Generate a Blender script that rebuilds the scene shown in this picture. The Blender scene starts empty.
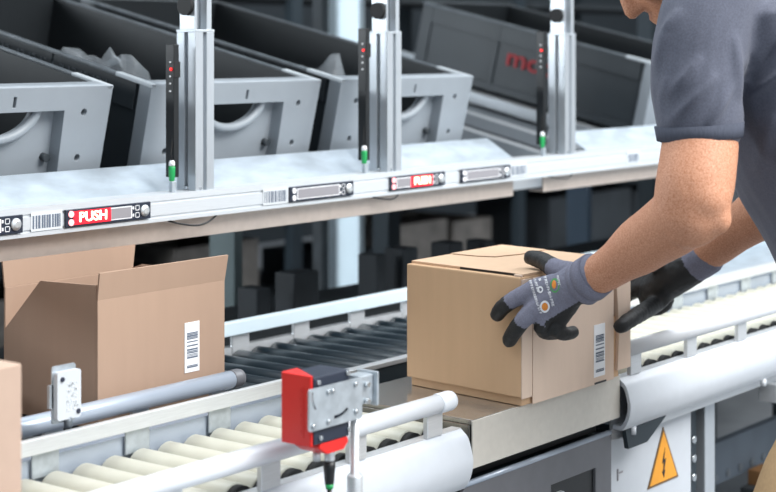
import bpy, bmesh, math, random
from mathutils import Vector, Matrix, noise, geometry
from mathutils.bvhtree import BVHTree
random.seed(7)
SC = bpy.context.scene
COL = SC.collection
PI = math.pi

# ------------------------------------------------------------------ camera, world, lights, exposure
FPX = 1650.0
YAW = math.atan2(1292.0, FPX)              # angle between the view direction and the conveyor
CO, SI = math.cos(YAW), math.sin(YAW)
HCAM = 1.3
cam = bpy.data.cameras.new('camera')
cam_o = bpy.data.objects.new('camera', cam)
COL.objects.link(cam_o)
cam_o.location = (0, 0, HCAM)
cam_o.rotation_euler = (PI/2, 0, -(PI/2 - YAW))
cam.sensor_width = 36
cam.lens = 36*FPX/776
cam.shift_y = -201/776
cam.clip_start = 0.05
cam.dof.use_dof = True
cam.dof.focus_distance = 2.48
cam.dof.aperture_fstop = 5.0
SC.camera = cam_o

w = bpy.data.worlds.new('hall_light')
SC.world = w
w.use_nodes = True
w.node_tree.nodes['Background'].inputs[0].default_value = (0.86, 0.94, 1.0, 1)
w.node_tree.nodes['Background'].inputs[1].default_value = 0.85

def area(name, loc, target, size, power, color=(1, 1, 1)):
    l = bpy.data.lights.new(name, 'AREA')
    l.shape = 'RECTANGLE'; l.size, l.size_y = size
    l.energy = power; l.color = color
    o = bpy.data.objects.new(name, l); COL.objects.link(o)
    o.location = loc
    o.rotation_euler = (Vector(target)-Vector(loc)).to_track_quat('-Z', 'Y').to_euler()
    return o
area('hall_lamp_key', (2.9, -1.6, 3.7), (2.3, 1.5, 0.8), (2.2, 1.6), 105, (1, 0.985, 0.96))
area('hall_lamp_aisle', (1.9, -0.7, 3.6), (2.0, 1.5, 0.9), (1.2, 1.6), 50, (1, 0.99, 0.97))
area('fill_rear', (2.2, 3.45, 4.3), (3.8, 4.1, 0.7), (2.4, 0.8), 70, (0.9, 0.96, 1))  # added fill that brightens the columns and machinery behind the rack
area('fill_side', (0.9, 3.75, 1.5), (4.2, 3.3, 0.7), (0.8, 0.8), 55, (0.88, 0.95, 1))  # added fill from the left, lifts the column sides
area('hall_lamp_end', (5.2, 0.2, 3.7), (4.0, 1.6, 0.8), (2.0, 1.6), 75, (0.95, 0.98, 1))

SC.view_settings.view_transform = 'Standard'
SC.view_settings.look = 'None'
SC.view_settings.gamma = 1.0
SC.view_settings.use_curve_mapping = False
SC.view_settings.exposure = 0.62

# ------------------------------------------------------------------ materials
def lin(h):
    h = h.lstrip('#')
    v = [int(h[i:i+2], 16)/255 for i in (0, 2, 4)]
    return tuple((c/12.92 if c <= 0.04045 else ((c+0.055)/1.055)**2.4) for c in v) + (1,)

def mat(name, color, rough=0.5, metal=0.0, var=0.0, scale=40.0, stretch=(1, 1, 1), bump=0.0, bscale=200.0,
        emit=None, estr=0.0, trans=0.0, alpha=1.0, spec=0.5, sheen=0.0, var2=None):
    m = bpy.data.materials.new(name)
    m.use_nodes = True
    nt = m.node_tree
    b = nt.nodes['Principled BSDF']
    c = lin(color)
    b.inputs['Base Color'].default_value = c
    b.inputs['Roughness'].default_value = rough
    b.inputs['Metallic'].default_value = metal
    b.inputs['Specular IOR Level'].default_value = spec
    b.inputs['Transmission Weight'].default_value = trans
    b.inputs['Alpha'].default_value = alpha
    if sheen: b.inputs['Sheen Weight'].default_value = sheen
    tc = nt.nodes.new('ShaderNodeTexCoord')
    mp = nt.nodes.new('ShaderNodeMapping')
    mp.inputs['Scale'].default_value = stretch
    nt.links.new(tc.outputs['Object'], mp.inputs['Vector'])
    if var > 0 or var2:
        n = nt.nodes.new('ShaderNodeTexNoise')
        n.inputs['Scale'].default_value = scale
        n.inputs['Detail'].default_value = 5
        nt.links.new(mp.outputs['Vector'], n.inputs['Vector'])
        mix = nt.nodes.new('ShaderNodeMix'); mix.data_type = 'RGBA'
        lo = lin(var2) if var2 else tuple(x*(1-var) for x in c[:3])+(1,)
        hi = c if var2 else tuple(min(1, x*(1+var)) for x in c[:3])+(1,)
        mix.inputs[6].default_value = lo
        mix.inputs[7].default_value = hi
        rp = nt.nodes.new('ShaderNodeMapRange')
        rp.inputs[1].default_value = 0.32; rp.inputs[2].default_value = 0.68
        nt.links.new(n.outputs['Fac'], rp.inputs[0])
        nt.links.new(rp.outputs[0], mix.inputs[0])
        nt.links.new(mix.outputs[2], b.inputs['Base Color'])
    if bump > 0:
        n2 = nt.nodes.new('ShaderNodeTexNoise')
        n2.inputs['Scale'].default_value = bscale
        n2.inputs['Detail'].default_value = 4
        nt.links.new(mp.outputs['Vector'], n2.inputs['Vector'])
        bp = nt.nodes.new('ShaderNodeBump')
        bp.inputs['Strength'].default_value = bump
        bp.inputs['Distance'].default_value = 0.002
        nt.links.new(n2.outputs['Fac'], bp.inputs['Height'])
        nt.links.new(bp.outputs['Normal'], b.inputs['Normal'])
    if emit:
        b.inputs['Emission Color'].default_value = lin(emit)
        b.inputs['Emission Strength'].default_value = estr
    return m

M = {}
M['floor'] = mat('grey_concrete', '#83868a', 0.5, var=0.15, scale=6)
M['wall'] = mat('dark_wall', '#33393e', 0.9)
M['alu'] = mat('anodised_aluminium', '#d3d6d9', 0.38, 0.55, var=0.05, scale=30, stretch=(1, 20, 20))
M['alu_post'] = mat('extruded_aluminium', '#b9bfc5', 0.36, 0.55, var=0.05, scale=30, stretch=(20, 20, 1))
M['groove'] = mat('groove_aluminium', '#666d74', 0.5, 0.5)
M['white_paint'] = mat('white_powder_coat', '#c0c5cc', 0.35, 0.0, var=0.02)
M['white_tube'] = mat('white_plastic_tube', '#d3d7dd', 0.28, 0.0)
M['blue_tube'] = mat('grey_blue_tube', '#aab4c2', 0.25, 0.25, var=0.05, scale=8)
M['galv'] = mat('galvanised_sheet', '#c7d2dc', 0.36, 0.6, var=0.16, scale=14, stretch=(1, 2, 2))
M['steel'] = mat('brushed_steel', '#c2bfb9', 0.2, 0.8, var=0.07, scale=90, stretch=(1, 1, 1))
M['satin'] = mat('satin_steel', '#cdc8bf', 0.4, 0.15, var=0.03, scale=90)
M['flange'] = mat('reflective_flange', '#c8bbb2', 0.32, 0.5, var=0.04, scale=60)
M['rail_alu'] = mat('rail_aluminium', '#d2d7dc', 0.4, 0.35, var=0.04, scale=30, stretch=(1, 20, 20))
M['beam'] = mat('slate_beam', '#4b545e', 0.6, var=0.15, scale=10)
M['zinc'] = mat('zinc_plate', '#b4bcc3', 0.36, 0.55, var=0.14, scale=60)
M['roller_white'] = mat('cream_roller', '#bdbbad', 0.42, 0.0, var=0.02)
M['roller_dark'] = mat('dark_roller', '#1c2830', 0.34, 0.1)
M['rubber'] = mat('black_rubber', '#0d0e10', 0.7)
M['black'] = mat('black_plastic', '#121518', 0.42)
M['navy'] = mat('navy_plastic', '#202838', 0.45)
M['dark_metal'] = mat('dark_painted_metal', '#2a343b', 0.5, 0.2)
M['darker'] = mat('dark_machinery', '#262b2f', 0.75, var=0.4, scale=9)
M['bin_dark'] = mat('dark_bin_plastic', '#30353a', 0.7, var=0.25, scale=5)
M['bin_grey'] = mat('weathered_grey_bin', '#77716c', 0.7, var=0.3, scale=8)
M['housing'] = mat('anthracite_housing', '#67686d', 0.42, 0.1, var=0.05)
M['card'] = mat('kraft_cardboard', '#d0ad8b', 0.85, var=0.02, scale=60, stretch=(1, 1, 0.1), bump=0.08, bscale=300, spec=0.2)
M['card_lit'] = mat('lit_cardboard', '#dcc5b3', 0.85, var=0.02, scale=50, stretch=(1, 1, 0.15), bump=0.08, bscale=300, spec=0.2)  # kraft with the light on the carton's front put into its colour
M['card_dark'] = mat('brown_cardboard', '#a48a78', 0.88, var=0.02, scale=50, stretch=(1, 1, 0.15), spec=0.2)
M['card_top'] = mat('top_cardboard', '#d0b195', 0.85, var=0.02, scale=50, spec=0.2)  # kraft toned paler for the light on the carton's top
M['card_mid'] = mat('tan_cardboard', '#b79e8e', 0.85, var=0.02, scale=50, spec=0.2)
M['card_edge'] = mat('cardboard_cut_edge', '#7b5a3c', 0.9, spec=0.1)
M['paper'] = mat('white_paper', '#eeeff2', 0.6)
M['label'] = mat('rail_label_film', '#ccd1d6', 0.5)
M['ink'] = mat('grey_ink', '#5e6878', 0.7)
M['ink_dark'] = mat('dark_ink', '#23283a', 0.7)
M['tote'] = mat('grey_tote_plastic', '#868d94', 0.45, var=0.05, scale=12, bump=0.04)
M['tote_side_shade'] = mat('shaded_side_plastic', '#2f353a', 0.5, var=0.07, scale=12, bump=0.05)  # same grey plastic, with the side walls' shade put into the colour
M['tote_in_shade'] = mat('shaded_inner_plastic', '#1f2428', 0.55, var=0.06)  # same plastic, darkened to carry the shade inside the tote
M['rim'] = mat('worn_tote_rim', '#9aa2aa', 0.42, var=0.08)
M['rim_dark'] = mat('scuffed_tote_edge', '#5b6268', 0.45, var=0.2, scale=30)
M['rim_light'] = mat('pale_corner_cap', '#b3bac0', 0.42, var=0.05)
M['red'] = mat('red_plastic', '#d8231f', 0.38, var=0.03)
M['red_print'] = mat('red_print', '#8e1c24', 0.6)
M['yellow'] = mat('warning_yellow', '#e39a2c', 0.5, var=0.04)
M['brown_edge'] = mat('warning_border', '#6d5432', 0.6)
M['green'] = mat('green_connector', '#1f9c55', 0.4)
M['chrome'] = mat('polished_steel', '#d6dadd', 0.3, 0.6)
M['bolt'] = mat('bolt_steel', '#c3c8cc', 0.25, 0.9)
M['lcd'] = mat('unlit_screen', '#8f8d92', 0.35)
M['lcd_red'] = mat('red_lit_screen', '#d62230', 0.4, emit='#f0142c', estr=0.75)
M['glow'] = mat('glowing_characters', '#ffd9b0', 0.4, emit='#ffe7c4', estr=2.4)
M['glow_red'] = mat('pink_glow', '#ff9aa0', 0.4, emit='#ffb0b0', estr=0.9)
M['led'] = mat('red_indicator_light', '#ff2020', 0.4, emit='#ff1010', estr=1.2)
M['skin'] = mat('skin', '#cf9c80', 0.55, var2='#b3795a', scale=420, stretch=(1, 1, 1), bump=0.22, bscale=380, spec=0.35)
M['hair'] = mat('brown_hair', '#4a3a30', 0.7, bump=0.5, bscale=300)
M['shirt'] = mat('slate_cotton', '#595c69', 0.9, var=0.12, scale=350, bump=0.25, bscale=700, spec=0.15, sheen=0.1)
M['cuff'] = mat('ribbed_cotton', '#4b4f5b', 0.9, var=0.1, scale=350, stretch=(1, 1, 0.2), bump=0.3, bscale=600, spec=0.15)
M['trouser'] = mat('beige_cotton', '#b79a76', 0.9, var=0.06, scale=200, bump=0.15, bscale=500, spec=0.15)
M['shoe'] = mat('black_leather', '#17181a', 0.45)
M['glove'] = mat('slate_knit', '#7b7c8c', 0.85, var=0.12, scale=500, bump=0.3, bscale=900, spec=0.2)
M['glove_black'] = mat('black_nitrile', '#17181a', 0.55, bump=0.4, bscale=700)
M['white_print'] = mat('white_print', '#e9eaf0', 0.6)
M['orange_print'] = mat('orange_print', '#e08b34', 0.6)
M['green_print'] = mat('green_print', '#4f9a5a', 0.6)
M['eye'] = mat('eye_white', '#e9e6e0', 0.3)
M['iris'] = mat('brown_iris', '#33231a', 0.3)
M['lip'] = mat('lip', '#b06c5a', 0.5)
M['column'] = mat('pale_blue_steel', '#cfdfe8', 0.5, 0.0, var=0.05, scale=4)
M['column_green'] = mat('grey_green_steel', '#6d7b7d', 0.6, 0.0, var=0.06, scale=4)
M['column_blue'] = mat('slate_blue_steel', '#5c7084', 0.55, 0.0, var=0.06, scale=4)
M['film'] = mat('clear_plastic_film', '#dfe9f2', 0.15, 0.0, alpha=0.14, spec=0.8)

# ------------------------------------------------------------------ builders
MATS = {}                                    # world matrix of each root
class MB:
    def __init__(self): self.bm = bmesh.new()
    def box(self, x0, x1, y0, y1, z0, z1, rot=None, mi=0):
        vs = [Vector((x, y, z)) for z in (z0, z1) for y in (y0, y1) for x in (x0, x1)]
        if rot is not None:
            c = Vector(((x0+x1)/2, (y0+y1)/2, (z0+z1)/2))
            vs = [rot @ (v-c) + c for v in vs]
        v = [self.bm.verts.new(p) for p in vs]
        for f in ((0, 2, 3, 1), (4, 5, 7, 6), (0, 1, 5, 4), (2, 6, 7, 3), (0, 4, 6, 2), (1, 3, 7, 5)):
            self.bm.faces.new([v[i] for i in f]).material_index = mi
        return self
    def cyl(self, p0, p1, r0, r1=None, seg=20, mi=0, caps=True):
        r1 = r0 if r1 is None else r1
        p0, p1 = Vector(p0), Vector(p1)
        d = (p1-p0).normalized()
        a = d.orthogonal().normalized(); b = d.cross(a)
        A = [self.bm.verts.new(p0 + r0*(math.cos(t)*a + math.sin(t)*b)) for t in (2*PI*i/seg for i in range(seg))]
        B = [self.bm.verts.new(p1 + r1*(math.cos(t)*a + math.sin(t)*b)) for t in (2*PI*i/seg for i in range(seg))]
        for i in range(seg):
            j = (i+1) % seg
            f = self.bm.faces.new((A[i], A[j], B[j], B[i])); f.smooth = True; f.material_index = mi
        if caps:
            self.bm.faces.new(A[::-1]).material_index = mi; self.bm.faces.new(B).material_index = mi
        return self
    def lathe(self, p0, axis, prof, seg=24, mi=0):
        """prof: list of (distance along axis, radius)"""
        p0 = Vector(p0); d = Vector(axis).normalized()
        a = d.orthogonal().normalized(); b = d.cross(a)
        rings = []
        for h, r in prof:
            rings.append([self.bm.verts.new(p0 + d*h + max(r, 1e-5)*(math.cos(2*PI*i/seg)*a + math.sin(2*PI*i/seg)*b)) for i in range(seg)])
        for A, B in zip(rings, rings[1:]):
            for i in range(seg):
                j = (i+1) % seg
                f = self.bm.faces.new((A[i], A[j], B[j], B[i])); f.smooth = True; f.material_index = mi
        self.bm.faces.new(rings[0][::-1]).material_index = mi
        self.bm.faces.new(rings[-1]).material_index = mi
        return self
    def tube(self, pts, r, seg=10, mi=0):
        pts = [Vector(p) for p in pts]
        rings = []
        up = None
        for i, p in enumerate(pts):
            d = (pts[min(i+1, len(pts)-1)] - pts[max(i-1, 0)]).normalized()
            if up is None: up = d.orthogonal().normalized()
            a = (up - d*up.dot(d)).normalized(); up = a; b = d.cross(a)
            rr = r[i] if isinstance(r, (list, tuple)) else r
            rings.append([self.bm.verts.new(p + rr*(math.cos(2*PI*k/seg)*a + math.sin(2*PI*k/seg)*b)) for k in range(seg)])
        for A, B in zip(rings, rings[1:]):
            for i in range(seg):
                j = (i+1) % seg
                f = self.bm.faces.new((A[i], A[j], B[j], B[i])); f.smooth = True; f.material_index = mi
        self.bm.faces.new(rings[0][::-1]).material_index = mi
        self.bm.faces.new(rings[-1]).material_index = mi
        return self
    def plate(self, outer, holes, fr, th, mi=0):
        """outer and holes: 2-D loops; fr: matrix mapping (u, v, thickness) to space; extruded by th"""
        loops = [outer] + list(holes)
        tri = geometry.tessellate_polygon([[Vector((p[0], p[1], 0)) for p in l] for l in loops])
        flat = [p for l in loops for p in l]
        f0 = [self.bm.verts.new(fr @ Vector((p[0], p[1], 0))) for p in flat]
        f1 = [self.bm.verts.new(fr @ Vector((p[0], p[1], th))) for p in flat]
        for t in tri:
            try:
                self.bm.faces.new([f0[i] for i in t]).material_index = mi
                self.bm.faces.new([f1[i] for i in reversed(t)]).material_index = mi
            except ValueError: pass
        k = 0
        for l in loops:
            n = len(l)
            for i in range(n):
                a, b = k+i, k+(i+1) % n
                self.bm.faces.new((f0[a], f0[b], f1[b], f1[a])).material_index = mi
            k += n
        return self
    def quad(self, a, b, c, d, mi=0):
        self.bm.faces.new([self.bm.verts.new(Vector(p)) for p in (a, b, c, d)]).material_index = mi
        return self
    def build(self, name, m, parent=None, local=False, bevel=0.0, smooth=None, fix=True):
        if fix: bmesh.ops.recalc_face_normals(self.bm, faces=self.bm.faces[:])
        me = bpy.data.meshes.new(name)
        self.bm.to_mesh(me); self.bm.free()
        if smooth:
            me.polygons.foreach_set('use_smooth', [True]*len(me.polygons))
            me.set_sharp_from_angle(angle=math.radians(smooth))
        return link_mesh(name, me, m, parent, local, bevel)

def link_mesh(name, me, m, parent=None, local=False, bevel=0.0):
    for x in (m if isinstance(m, (list, tuple)) else [m]): me.materials.append(M[x])
    o = bpy.data.objects.new(name, me)
    COL.objects.link(o)
    if parent is not None:
        o.parent = parent
        r = parent
        while r.parent is not None: r = r.parent
        if not local:
            me.transform(MATS[r.name].inverted())
    if bevel:
        b = o.modifiers.new('bevel', 'BEVEL'); b.width = bevel; b.segments = 2; b.limit_method = 'ANGLE'
        b.harden_normals = False
    return o

def thing(name, label, cat, loc=(0, 0, 0), rot=(0, 0, 0), group=None):
    o = bpy.data.objects.new(name, None); COL.objects.link(o)
    o.empty_display_size = 0.05
    o.location = loc; o.rotation_euler = rot
    MATS[o.name] = Matrix.LocRotScale(Vector(loc), __import__('mathutils').Euler(rot), None)
    o['label'] = label; o['category'] = cat
    if group: o['group'] = group
    return o

def tag(o, label, cat, group=None, kind=None):
    o['label'] = label; o['category'] = cat
    if group: o['group'] = group
    if kind: o['kind'] = kind
    return o

def struct(o):
    o['kind'] = 'structure'; return o

def copy_tree(o, parent=None):
    c = o.copy(); COL.objects.link(c)
    if parent is not None: c.parent = parent
    for ch in list(o.children): copy_tree(ch, c)
    return c

def text_mesh(s, size, ext=0.0006):
    cu = bpy.data.curves.new('t', 'FONT'); cu.body = s; cu.size = size; cu.extrude = ext
    cu.align_x = 'CENTER'; cu.align_y = 'CENTER'; cu.offset = size*0.012; cu.resolution_u = 3
    to = bpy.data.objects.new('t', cu); COL.objects.link(to)
    dg = bpy.context.evaluated_depsgraph_get()
    me = bpy.data.meshes.new_from_object(to.evaluated_get(dg))
    bpy.data.objects.remove(to); bpy.data.curves.remove(cu)
    me.materials.clear()
    return me

def lettering(name, s, size, origin, ux, uy, m, parent, stretch=1.0, local=False, ext=0.0006):
    me = text_mesh(s, size, ext)
    ux, uy = Vector(ux).normalized(), Vector(uy).normalized()
    n = ux.cross(uy)
    T = Matrix((( ux.x*stretch, uy.x, n.x, origin[0]), (ux.y*stretch, uy.y, n.y, origin[1]), (ux.z*stretch, uy.z, n.z, origin[2]), (0, 0, 0, 1)))
    me.transform(T)
    return link_mesh(name, me, m, parent, local)

def X_at(px, Y):
    u = (px-388)/FPX
    return Y*(SI*u+CO)/(-CO*u+SI)
def W(px, py, d):
    u = (px-388)/FPX
    return Vector(((SI*u+CO)*d, (-CO*u+SI)*d, HCAM-(py-45)/FPX*d))
def zr(z): return HCAM+z

# ------------------------------------------------------------------ the setting
struct(MB().box(-6, 14, -6, 7.4, -0.1, 0).build('floor', 'floor'))
struct(MB().box(-6, 14, 7.3, 7.5, 0, 5).build('wall_back', 'wall'))
struct(MB().box(-6.2, -6, -6, 7.5, 0, 5).build('wall_left', 'wall'))
struct(MB().box(13.8, 14, -6, 7.3, 0, 5).build('wall_right', 'wall'))

ZT = zr(-0.5455)         # top of the conveyor rollers
YF, YB = 1.385, 1.64     # front and back edge of the packing conveyors
ZTUBE = zr(-0.508)

# ------------------------------------------------------------------ roller conveyors
def make_roller(x, y0, y1, m, parent, r=0.0247):
    b = MB()
    b.lathe((x, y0, ZT-r), (0, 1, 0), [(0, r*0.80), (0.0015, r*0.97), (0.003, r), (y1-y0-0.003, r), (y1-y0-0.0015, r*0.97), (y1-y0, r*0.8)], 20)
    o = b.build('roller', m, parent)
    MB().cyl((x, y0-0.010, ZT-r), (x, y0+0.0005, ZT-r), r*0.93, seg=18).build('axle_cap', 'rubber', o)
    MB().cyl((x, y1-0.0005, ZT-r), (x, y1+0.010, ZT-r), r*0.55, seg=14).build('axle_cap', 'rubber', o)
    return o

def copy_rollers(first, n, pitch):
    for i in range(1, n):
        c = copy_tree(first, first.parent)
        c.location.x += pitch*i

def packing_conveyor(label, x0, x1, cap_right, tube_x0, tube_x1):
    t = thing('roller_conveyor', label, 'conveyor', ((x0+x1)/2, 1.5, 0))
    # curved fascia
    def curve(pts, n=4):
        o = []
        for i in range(len(pts)-1):
            p0, p1, p2, p3 = (Vector(pts[max(i-1, 0)]), Vector(pts[i]), Vector(pts[i+1]), Vector(pts[min(i+2, len(pts)-1)]))
            for k in range(n):
                t = k/n
                o.append(tuple(0.5*(2*p1+(p2-p0)*t+(2*p0-5*p1+4*p2-p3)*t*t+(3*p1-p0-3*p2+p3)*t**3)))
        return o+[tuple(pts[-1])]
    face_ = [(0.0, -0.5535), (-0.004, -0.557), (-0.013, -0.566), (-0.020, -0.588), (-0.021, -0.606), (-0.015, -0.626), (-0.006, -0.639)]
    back_ = [(-0.003, -0.632), (-0.010, -0.622), (-0.0155, -0.605), (-0.0145, -0.588), (-0.008, -0.569), (0.004, -0.562)]
    prof = curve(face_)+[(0.012, -0.639), (0.012, -0.632)]+curve(back_)+[(0.016, -0.562), (0.016, -0.5535)]
    b = MB()
    fr = Matrix(((0, 0, 1, x0), (1, 0, 0, YF), (0, 1, 0, HCAM), (0, 0, 0, 1)))
    b.plate(prof, [], fr, x1-x0)
    b.build('fascia', 'white_paint', t, smooth=35)
    MB().box(x0, x1, YF+0.0, YF+0.017, zr(-0.5545), zr(-0.5525)).build('trim_strip', 'alu', t)
    # frame behind the fascia
    MB().box(x0+0.002, x1-0.002, YF+0.016, YF+0.020, zr(-0.66), zr(-0.556)).build('side_frame', 'alu', t)
    MB().box(x0, x1, YB+0.012, YB+0.030, zr(-0.66), zr(-0.528)).build('side_frame', 'blue_tube', t)
    # guide tube with brackets
    b = MB().cyl((tube_x0, YF, ZTUBE), (tube_x1, YF, ZTUBE), 0.0132, seg=24)
    tube = b.build('guide_tube', 'white_tube', t)
    for xe, sgn in ((tube_x1, 1),):
        MB().lathe((xe-0.022*sgn, YF, ZTUBE), (sgn, 0, 0), [(0, 0.0138), (0.004, 0.0144), (0.028, 0.0144), (0.033, 0.0134), (0.035, 0.010)], 20).build('tube_cap', 'white_tube', tube)
    x = tube_x0+0.034 if cap_right is False else tube_x1-0.030
    sg = 1 if cap_right is False else -1
    xs = []
    while tube_x0+0.01 < x < tube_x1-0.01:
        xs.append(x); x += sg*(0.172 if cap_right else 0.2)
    for x in xs:
        MB().box(x-0.018, x+0.018, YF-0.003, YF+0.005, zr(-0.5525), ZTUBE-0.006).build('bracket', 'alu', t, bevel=0.001)
    # back rail: flat bar in front of a plate, on brackets
    MB().box(x0, x1, YB-0.003, YB+0.006, zr(-0.519), zr(-0.4985)).build('back_rail', 'alu', t, bevel=0.001)
    for i in range(int((x1-x0)/0.16)):
        x = x0+0.03+0.16*i
        MB().box(x, x+0.045, YB+0.006, YB+0.010, zr(-0.553), zr(-0.519)).build('bracket', 'zinc', t, bevel=0.002)
    # legs
    for x in (x0+0.12, x1-0.12) if x1-x0 < 1.5 else (x0+1.5, x1-0.2):
        for y in (YF+0.05, YB-0.02):
            MB().box(x-0.02, x+0.02, y-0.02, y+0.02, 0, zr(-0.60)).build('leg', 'dark_metal' if x1-x0 > 1.5 else 'alu_post', t, bevel=0.002)
    MB().box(x0+0.01, x1-0.01, YF+0.021, YB+0.01, zr(-0.645), zr(-0.635)).build('belly_pan', 'dark_metal', t)
    n = int((x1-x0-0.04)/0.0505)
    xr = x1-0.035-0.0505*(n-1)
    r = make_roller(xr, YF+0.031, YB+0.002, 'roller_white', t)
    copy_rollers(r, n, 0.0505)
    return t

near_conv = packing_conveyor('white roller conveyor with cream rollers, ending left of the scale', 0.86, 1.940, True, 0.86, 1.903)
right_conv = packing_conveyor('white roller conveyor running off to the right of the scale', 2.391, 4.75, False, 2.408, 4.75)
# hanging cable bracket below the right conveyor's left end
MB().plate([(2.405, zr(-0.641)), (2.545, zr(-0.641)), (2.478, zr(-0.674)), (2.415, zr(-0.674))], [], Matrix(((1, 0, 0, 0), (0, 0, 1, YF-0.004), (0, 1, 0, 0), (0, 0, 0, 1))), 0.008).build('gusset', 'dark_metal', right_conv)
for x in (2.43, 2.93, 3.02, 3.3): MB().cyl((x, YF-0.003, zr(-0.652)), (x, YF-0.003, zr(-0.639)), 0.006, seg=12).build('screw', 'white_tube', right_conv)

MB().box(2.99, 3.10, YF-0.004, YF+0.035, zr(-0.697), zr(-0.66)).build('bracket', 'alu', right_conv, bevel=0.002)
# rear conveyor with dark rollers
x1_rear = 5.0
YR0, YR1 = 1.745, 2.03
rear = thing('roller_conveyor', 'rear roller conveyor with dark rollers carrying the open carton', 'conveyor', (3.0, 1.9, 0))
x0, x1 = 1.15, 5.0
MB().box(x0, x1, YR0-0.004, YR0+0.012, zr(-0.60), zr(-0.5495)).build('side_frame', 'dark_metal', rear)
MB().box(x0, x1, YR0-0.006, YR0+0.013, zr(-0.5495), zr(-0.5415)).build('trim_strip', 'alu', rear, bevel=0.001)
MB().box(x0, x1, YR0-0.004, YR0+0.004, zr(-0.80), zr(-0.60)).build('side_panel', 'dark_metal', rear)
MB().box(x0, x1, YR1+0.006, YR1+0.024, zr(-0.62), zr(-0.540)).build('side_frame', 'alu', rear)
MB().box(x0, x1, YR1-0.004, YR1+0.012, zr(-0.518), zr(-0.493)).build('back_rail', 'column', rear, bevel=0.002)
for i in range(23):
    x = 1.34+0.166*i
    MB().box(x-0.022, x+0.022, YR1+0.004, YR1+0.011, zr(-0.556), zr(-0.514)).build('bracket', 'alu', rear, bevel=0.001)
b = MB().cyl((x0, YR0-0.012, zr(-0.508)), (1.835, YR0-0.012, zr(-0.508)), 0.0135, seg=24)
gt = b.build('guide_tube', 'blue_tube', rear)
b = MB().lathe((1.825, YR0-0.012, zr(-0.508)), (1, 0, 0), [(0, 0.0138), (0.002, 0.0142), (0.016, 0.0142), (0.022, 0.0125), (0.024, 0.009)], 20)
b.build('tube_cap', 'housing', gt)
for x in (1.3, 1.48, 1.64, 1.80):
    MB().box(x-0.016, x+0.016, YR0-0.012, YR0-0.006, zr(-0.56), zr(-0.518)).build('bracket', 'zinc', rear)
for x in (1.5, 2.6, 3.9):
    for y in (YR0+0.04, YR1-0.03):
        MB().box(x-0.02, x+0.02, y-0.02, y+0.02, 0, zr(-0.60)).build('leg', 'dark_metal', rear)
r = make_roller(1.20, YR0+0.014, YR1+0.003, 'roller_dark', rear, 0.0225)
copy_rollers(r, 38, 0.0505)
MB().box(3.10, x1_rear, YR0+0.014, YR1+0.004, zr(-0.555), ZT).build('cover_plate', 'galv', rear, bevel=0.001)

# ------------------------------------------------------------------ weighing station between the conveyors
ws = thing('weighing_station', 'steel weighing plate on a dark grey housing under the closed carton', 'scale', (2.18, 1.5, 0))
x0, x1 = 1.964, 2.387
b = MB().box(x0, x1, YF-0.002, YB+0.01, zr(-0.553), ZT)
b.box(x0, x1, YB+0.005, YB+0.01, zr(-0.6165), zr(-0.553))
b.box(x0, x0+0.004, YF+0.003, YB+0.005, zr(-0.6165), zr(-0.553))
b.box(x1-0.004, x1, YF+0.003, YB+0.005, zr(-0.6165), zr(-0.553))
b.build('weighing_plate', 'steel', ws, bevel=0.0012)
MB().box(x0, x1, YF-0.0035, YF-0.0005, zr(-0.6165), ZT-0.0012).build('front_skirt', 'satin', ws, bevel=0.001)
MB().box(x0+0.02, x1-0.02, YF+0.03, YB-0.02, zr(-0.64), zr(-0.617)).build('load_cell', 'black', ws)
# housing with rounded top edge and a window
H0, H1 = zr(-0.90), zr(-0.642)
fr = Matrix(((1, 0, 0, 0), (0, 0, 1, YF+0.012), (0, 1, 0, 0), (0, 0, 0, 1)))
outer = [(x0-0.003, H0), (x1-0.001, H0), (x1-0.001, H1-0.01), (x1-0.01, H1), (x0+0.007, H1), (x0-0.003, H1-0.01)]
win = [(2.20, H0+0.03), (2.335, H0+0.03), (2.335, H1-0.050), (2.20, H1-0.050)]
MB().plate(outer, [win[::-1]], fr, 0.006).build('front_panel', 'housing', ws, bevel=0.001)
MB().cyl((x0-0.003, YF+0.014, H1-0.001), (x1-0.004, YF+0.014, H1-0.001), 0.0045, seg=14).build('edge_tube', 'blue_tube', ws)
b = MB().box(x0, x1-0.012, YF+0.018, YB+0.02, H0-0.2, H1-0.004)
b.build('housing', 'dark_metal', ws, bevel=0.004)
MB().box(2.201, 2.334, YF+0.0165, YF+0.0175, H0+0.03, H1-0.051).build('window', 'black', ws)
MB().box(2.222, 2.234, YF+0.009, YF+0.018, H0+0.03, H1-0.066).build('slide_rail', 'alu', ws)
MB().cyl((2.280, YF+0.0165, H1-0.09), (2.280, YF+0.011, H1-0.09), 0.010, seg=16).build('knob', 'housing', ws)
for x in (x0+0.04, x1-0.05):
    for y in (YF+0.05, YB-0.03):
        MB().box(x-0.02, x+0.02, y-0.02, y+0.02, 0, H0-0.2).build('leg', 'alu_post', ws)

# ------------------------------------------------------------------ cabinet with warning sign below the right conveyor
cab = thing('control_cabinet', 'white control cabinet with a yellow warning triangle under the right conveyor', 'cabinet', (2.6, 1.5, 0))
MB().box(2.386, 2.72, 1.425, 1.62, 0.28, zr(-0.662)).build('cabinet_body', 'white_paint', cab, bevel=0.002)
tri = [(2.548, zr(-0.733)), (2.661, zr(-0.733)), (2.6045, zr(-0.633))]
def warn(o2, inset):
    cx = sum(p[0] for p in tri)/3; cz = sum(p[1] for p in tri)/3
    return [(cx+(p[0]-cx)*inset, cz+(p[1]-cz)*inset) for p in tri]
tri = [(x+0.008, z-0.046) for x, z in tri]
fr = lambda y: Matrix(((1, 0, 0, 0), (0, 0, 1, y), (0, 1, 0, 0), (0, 0, 0, 1)))
sign = MB().plate(warn(tri, 1.0), [], fr(1.4235), 0.0014).build('warning_sign', 'brown_edge', cab)
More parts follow.
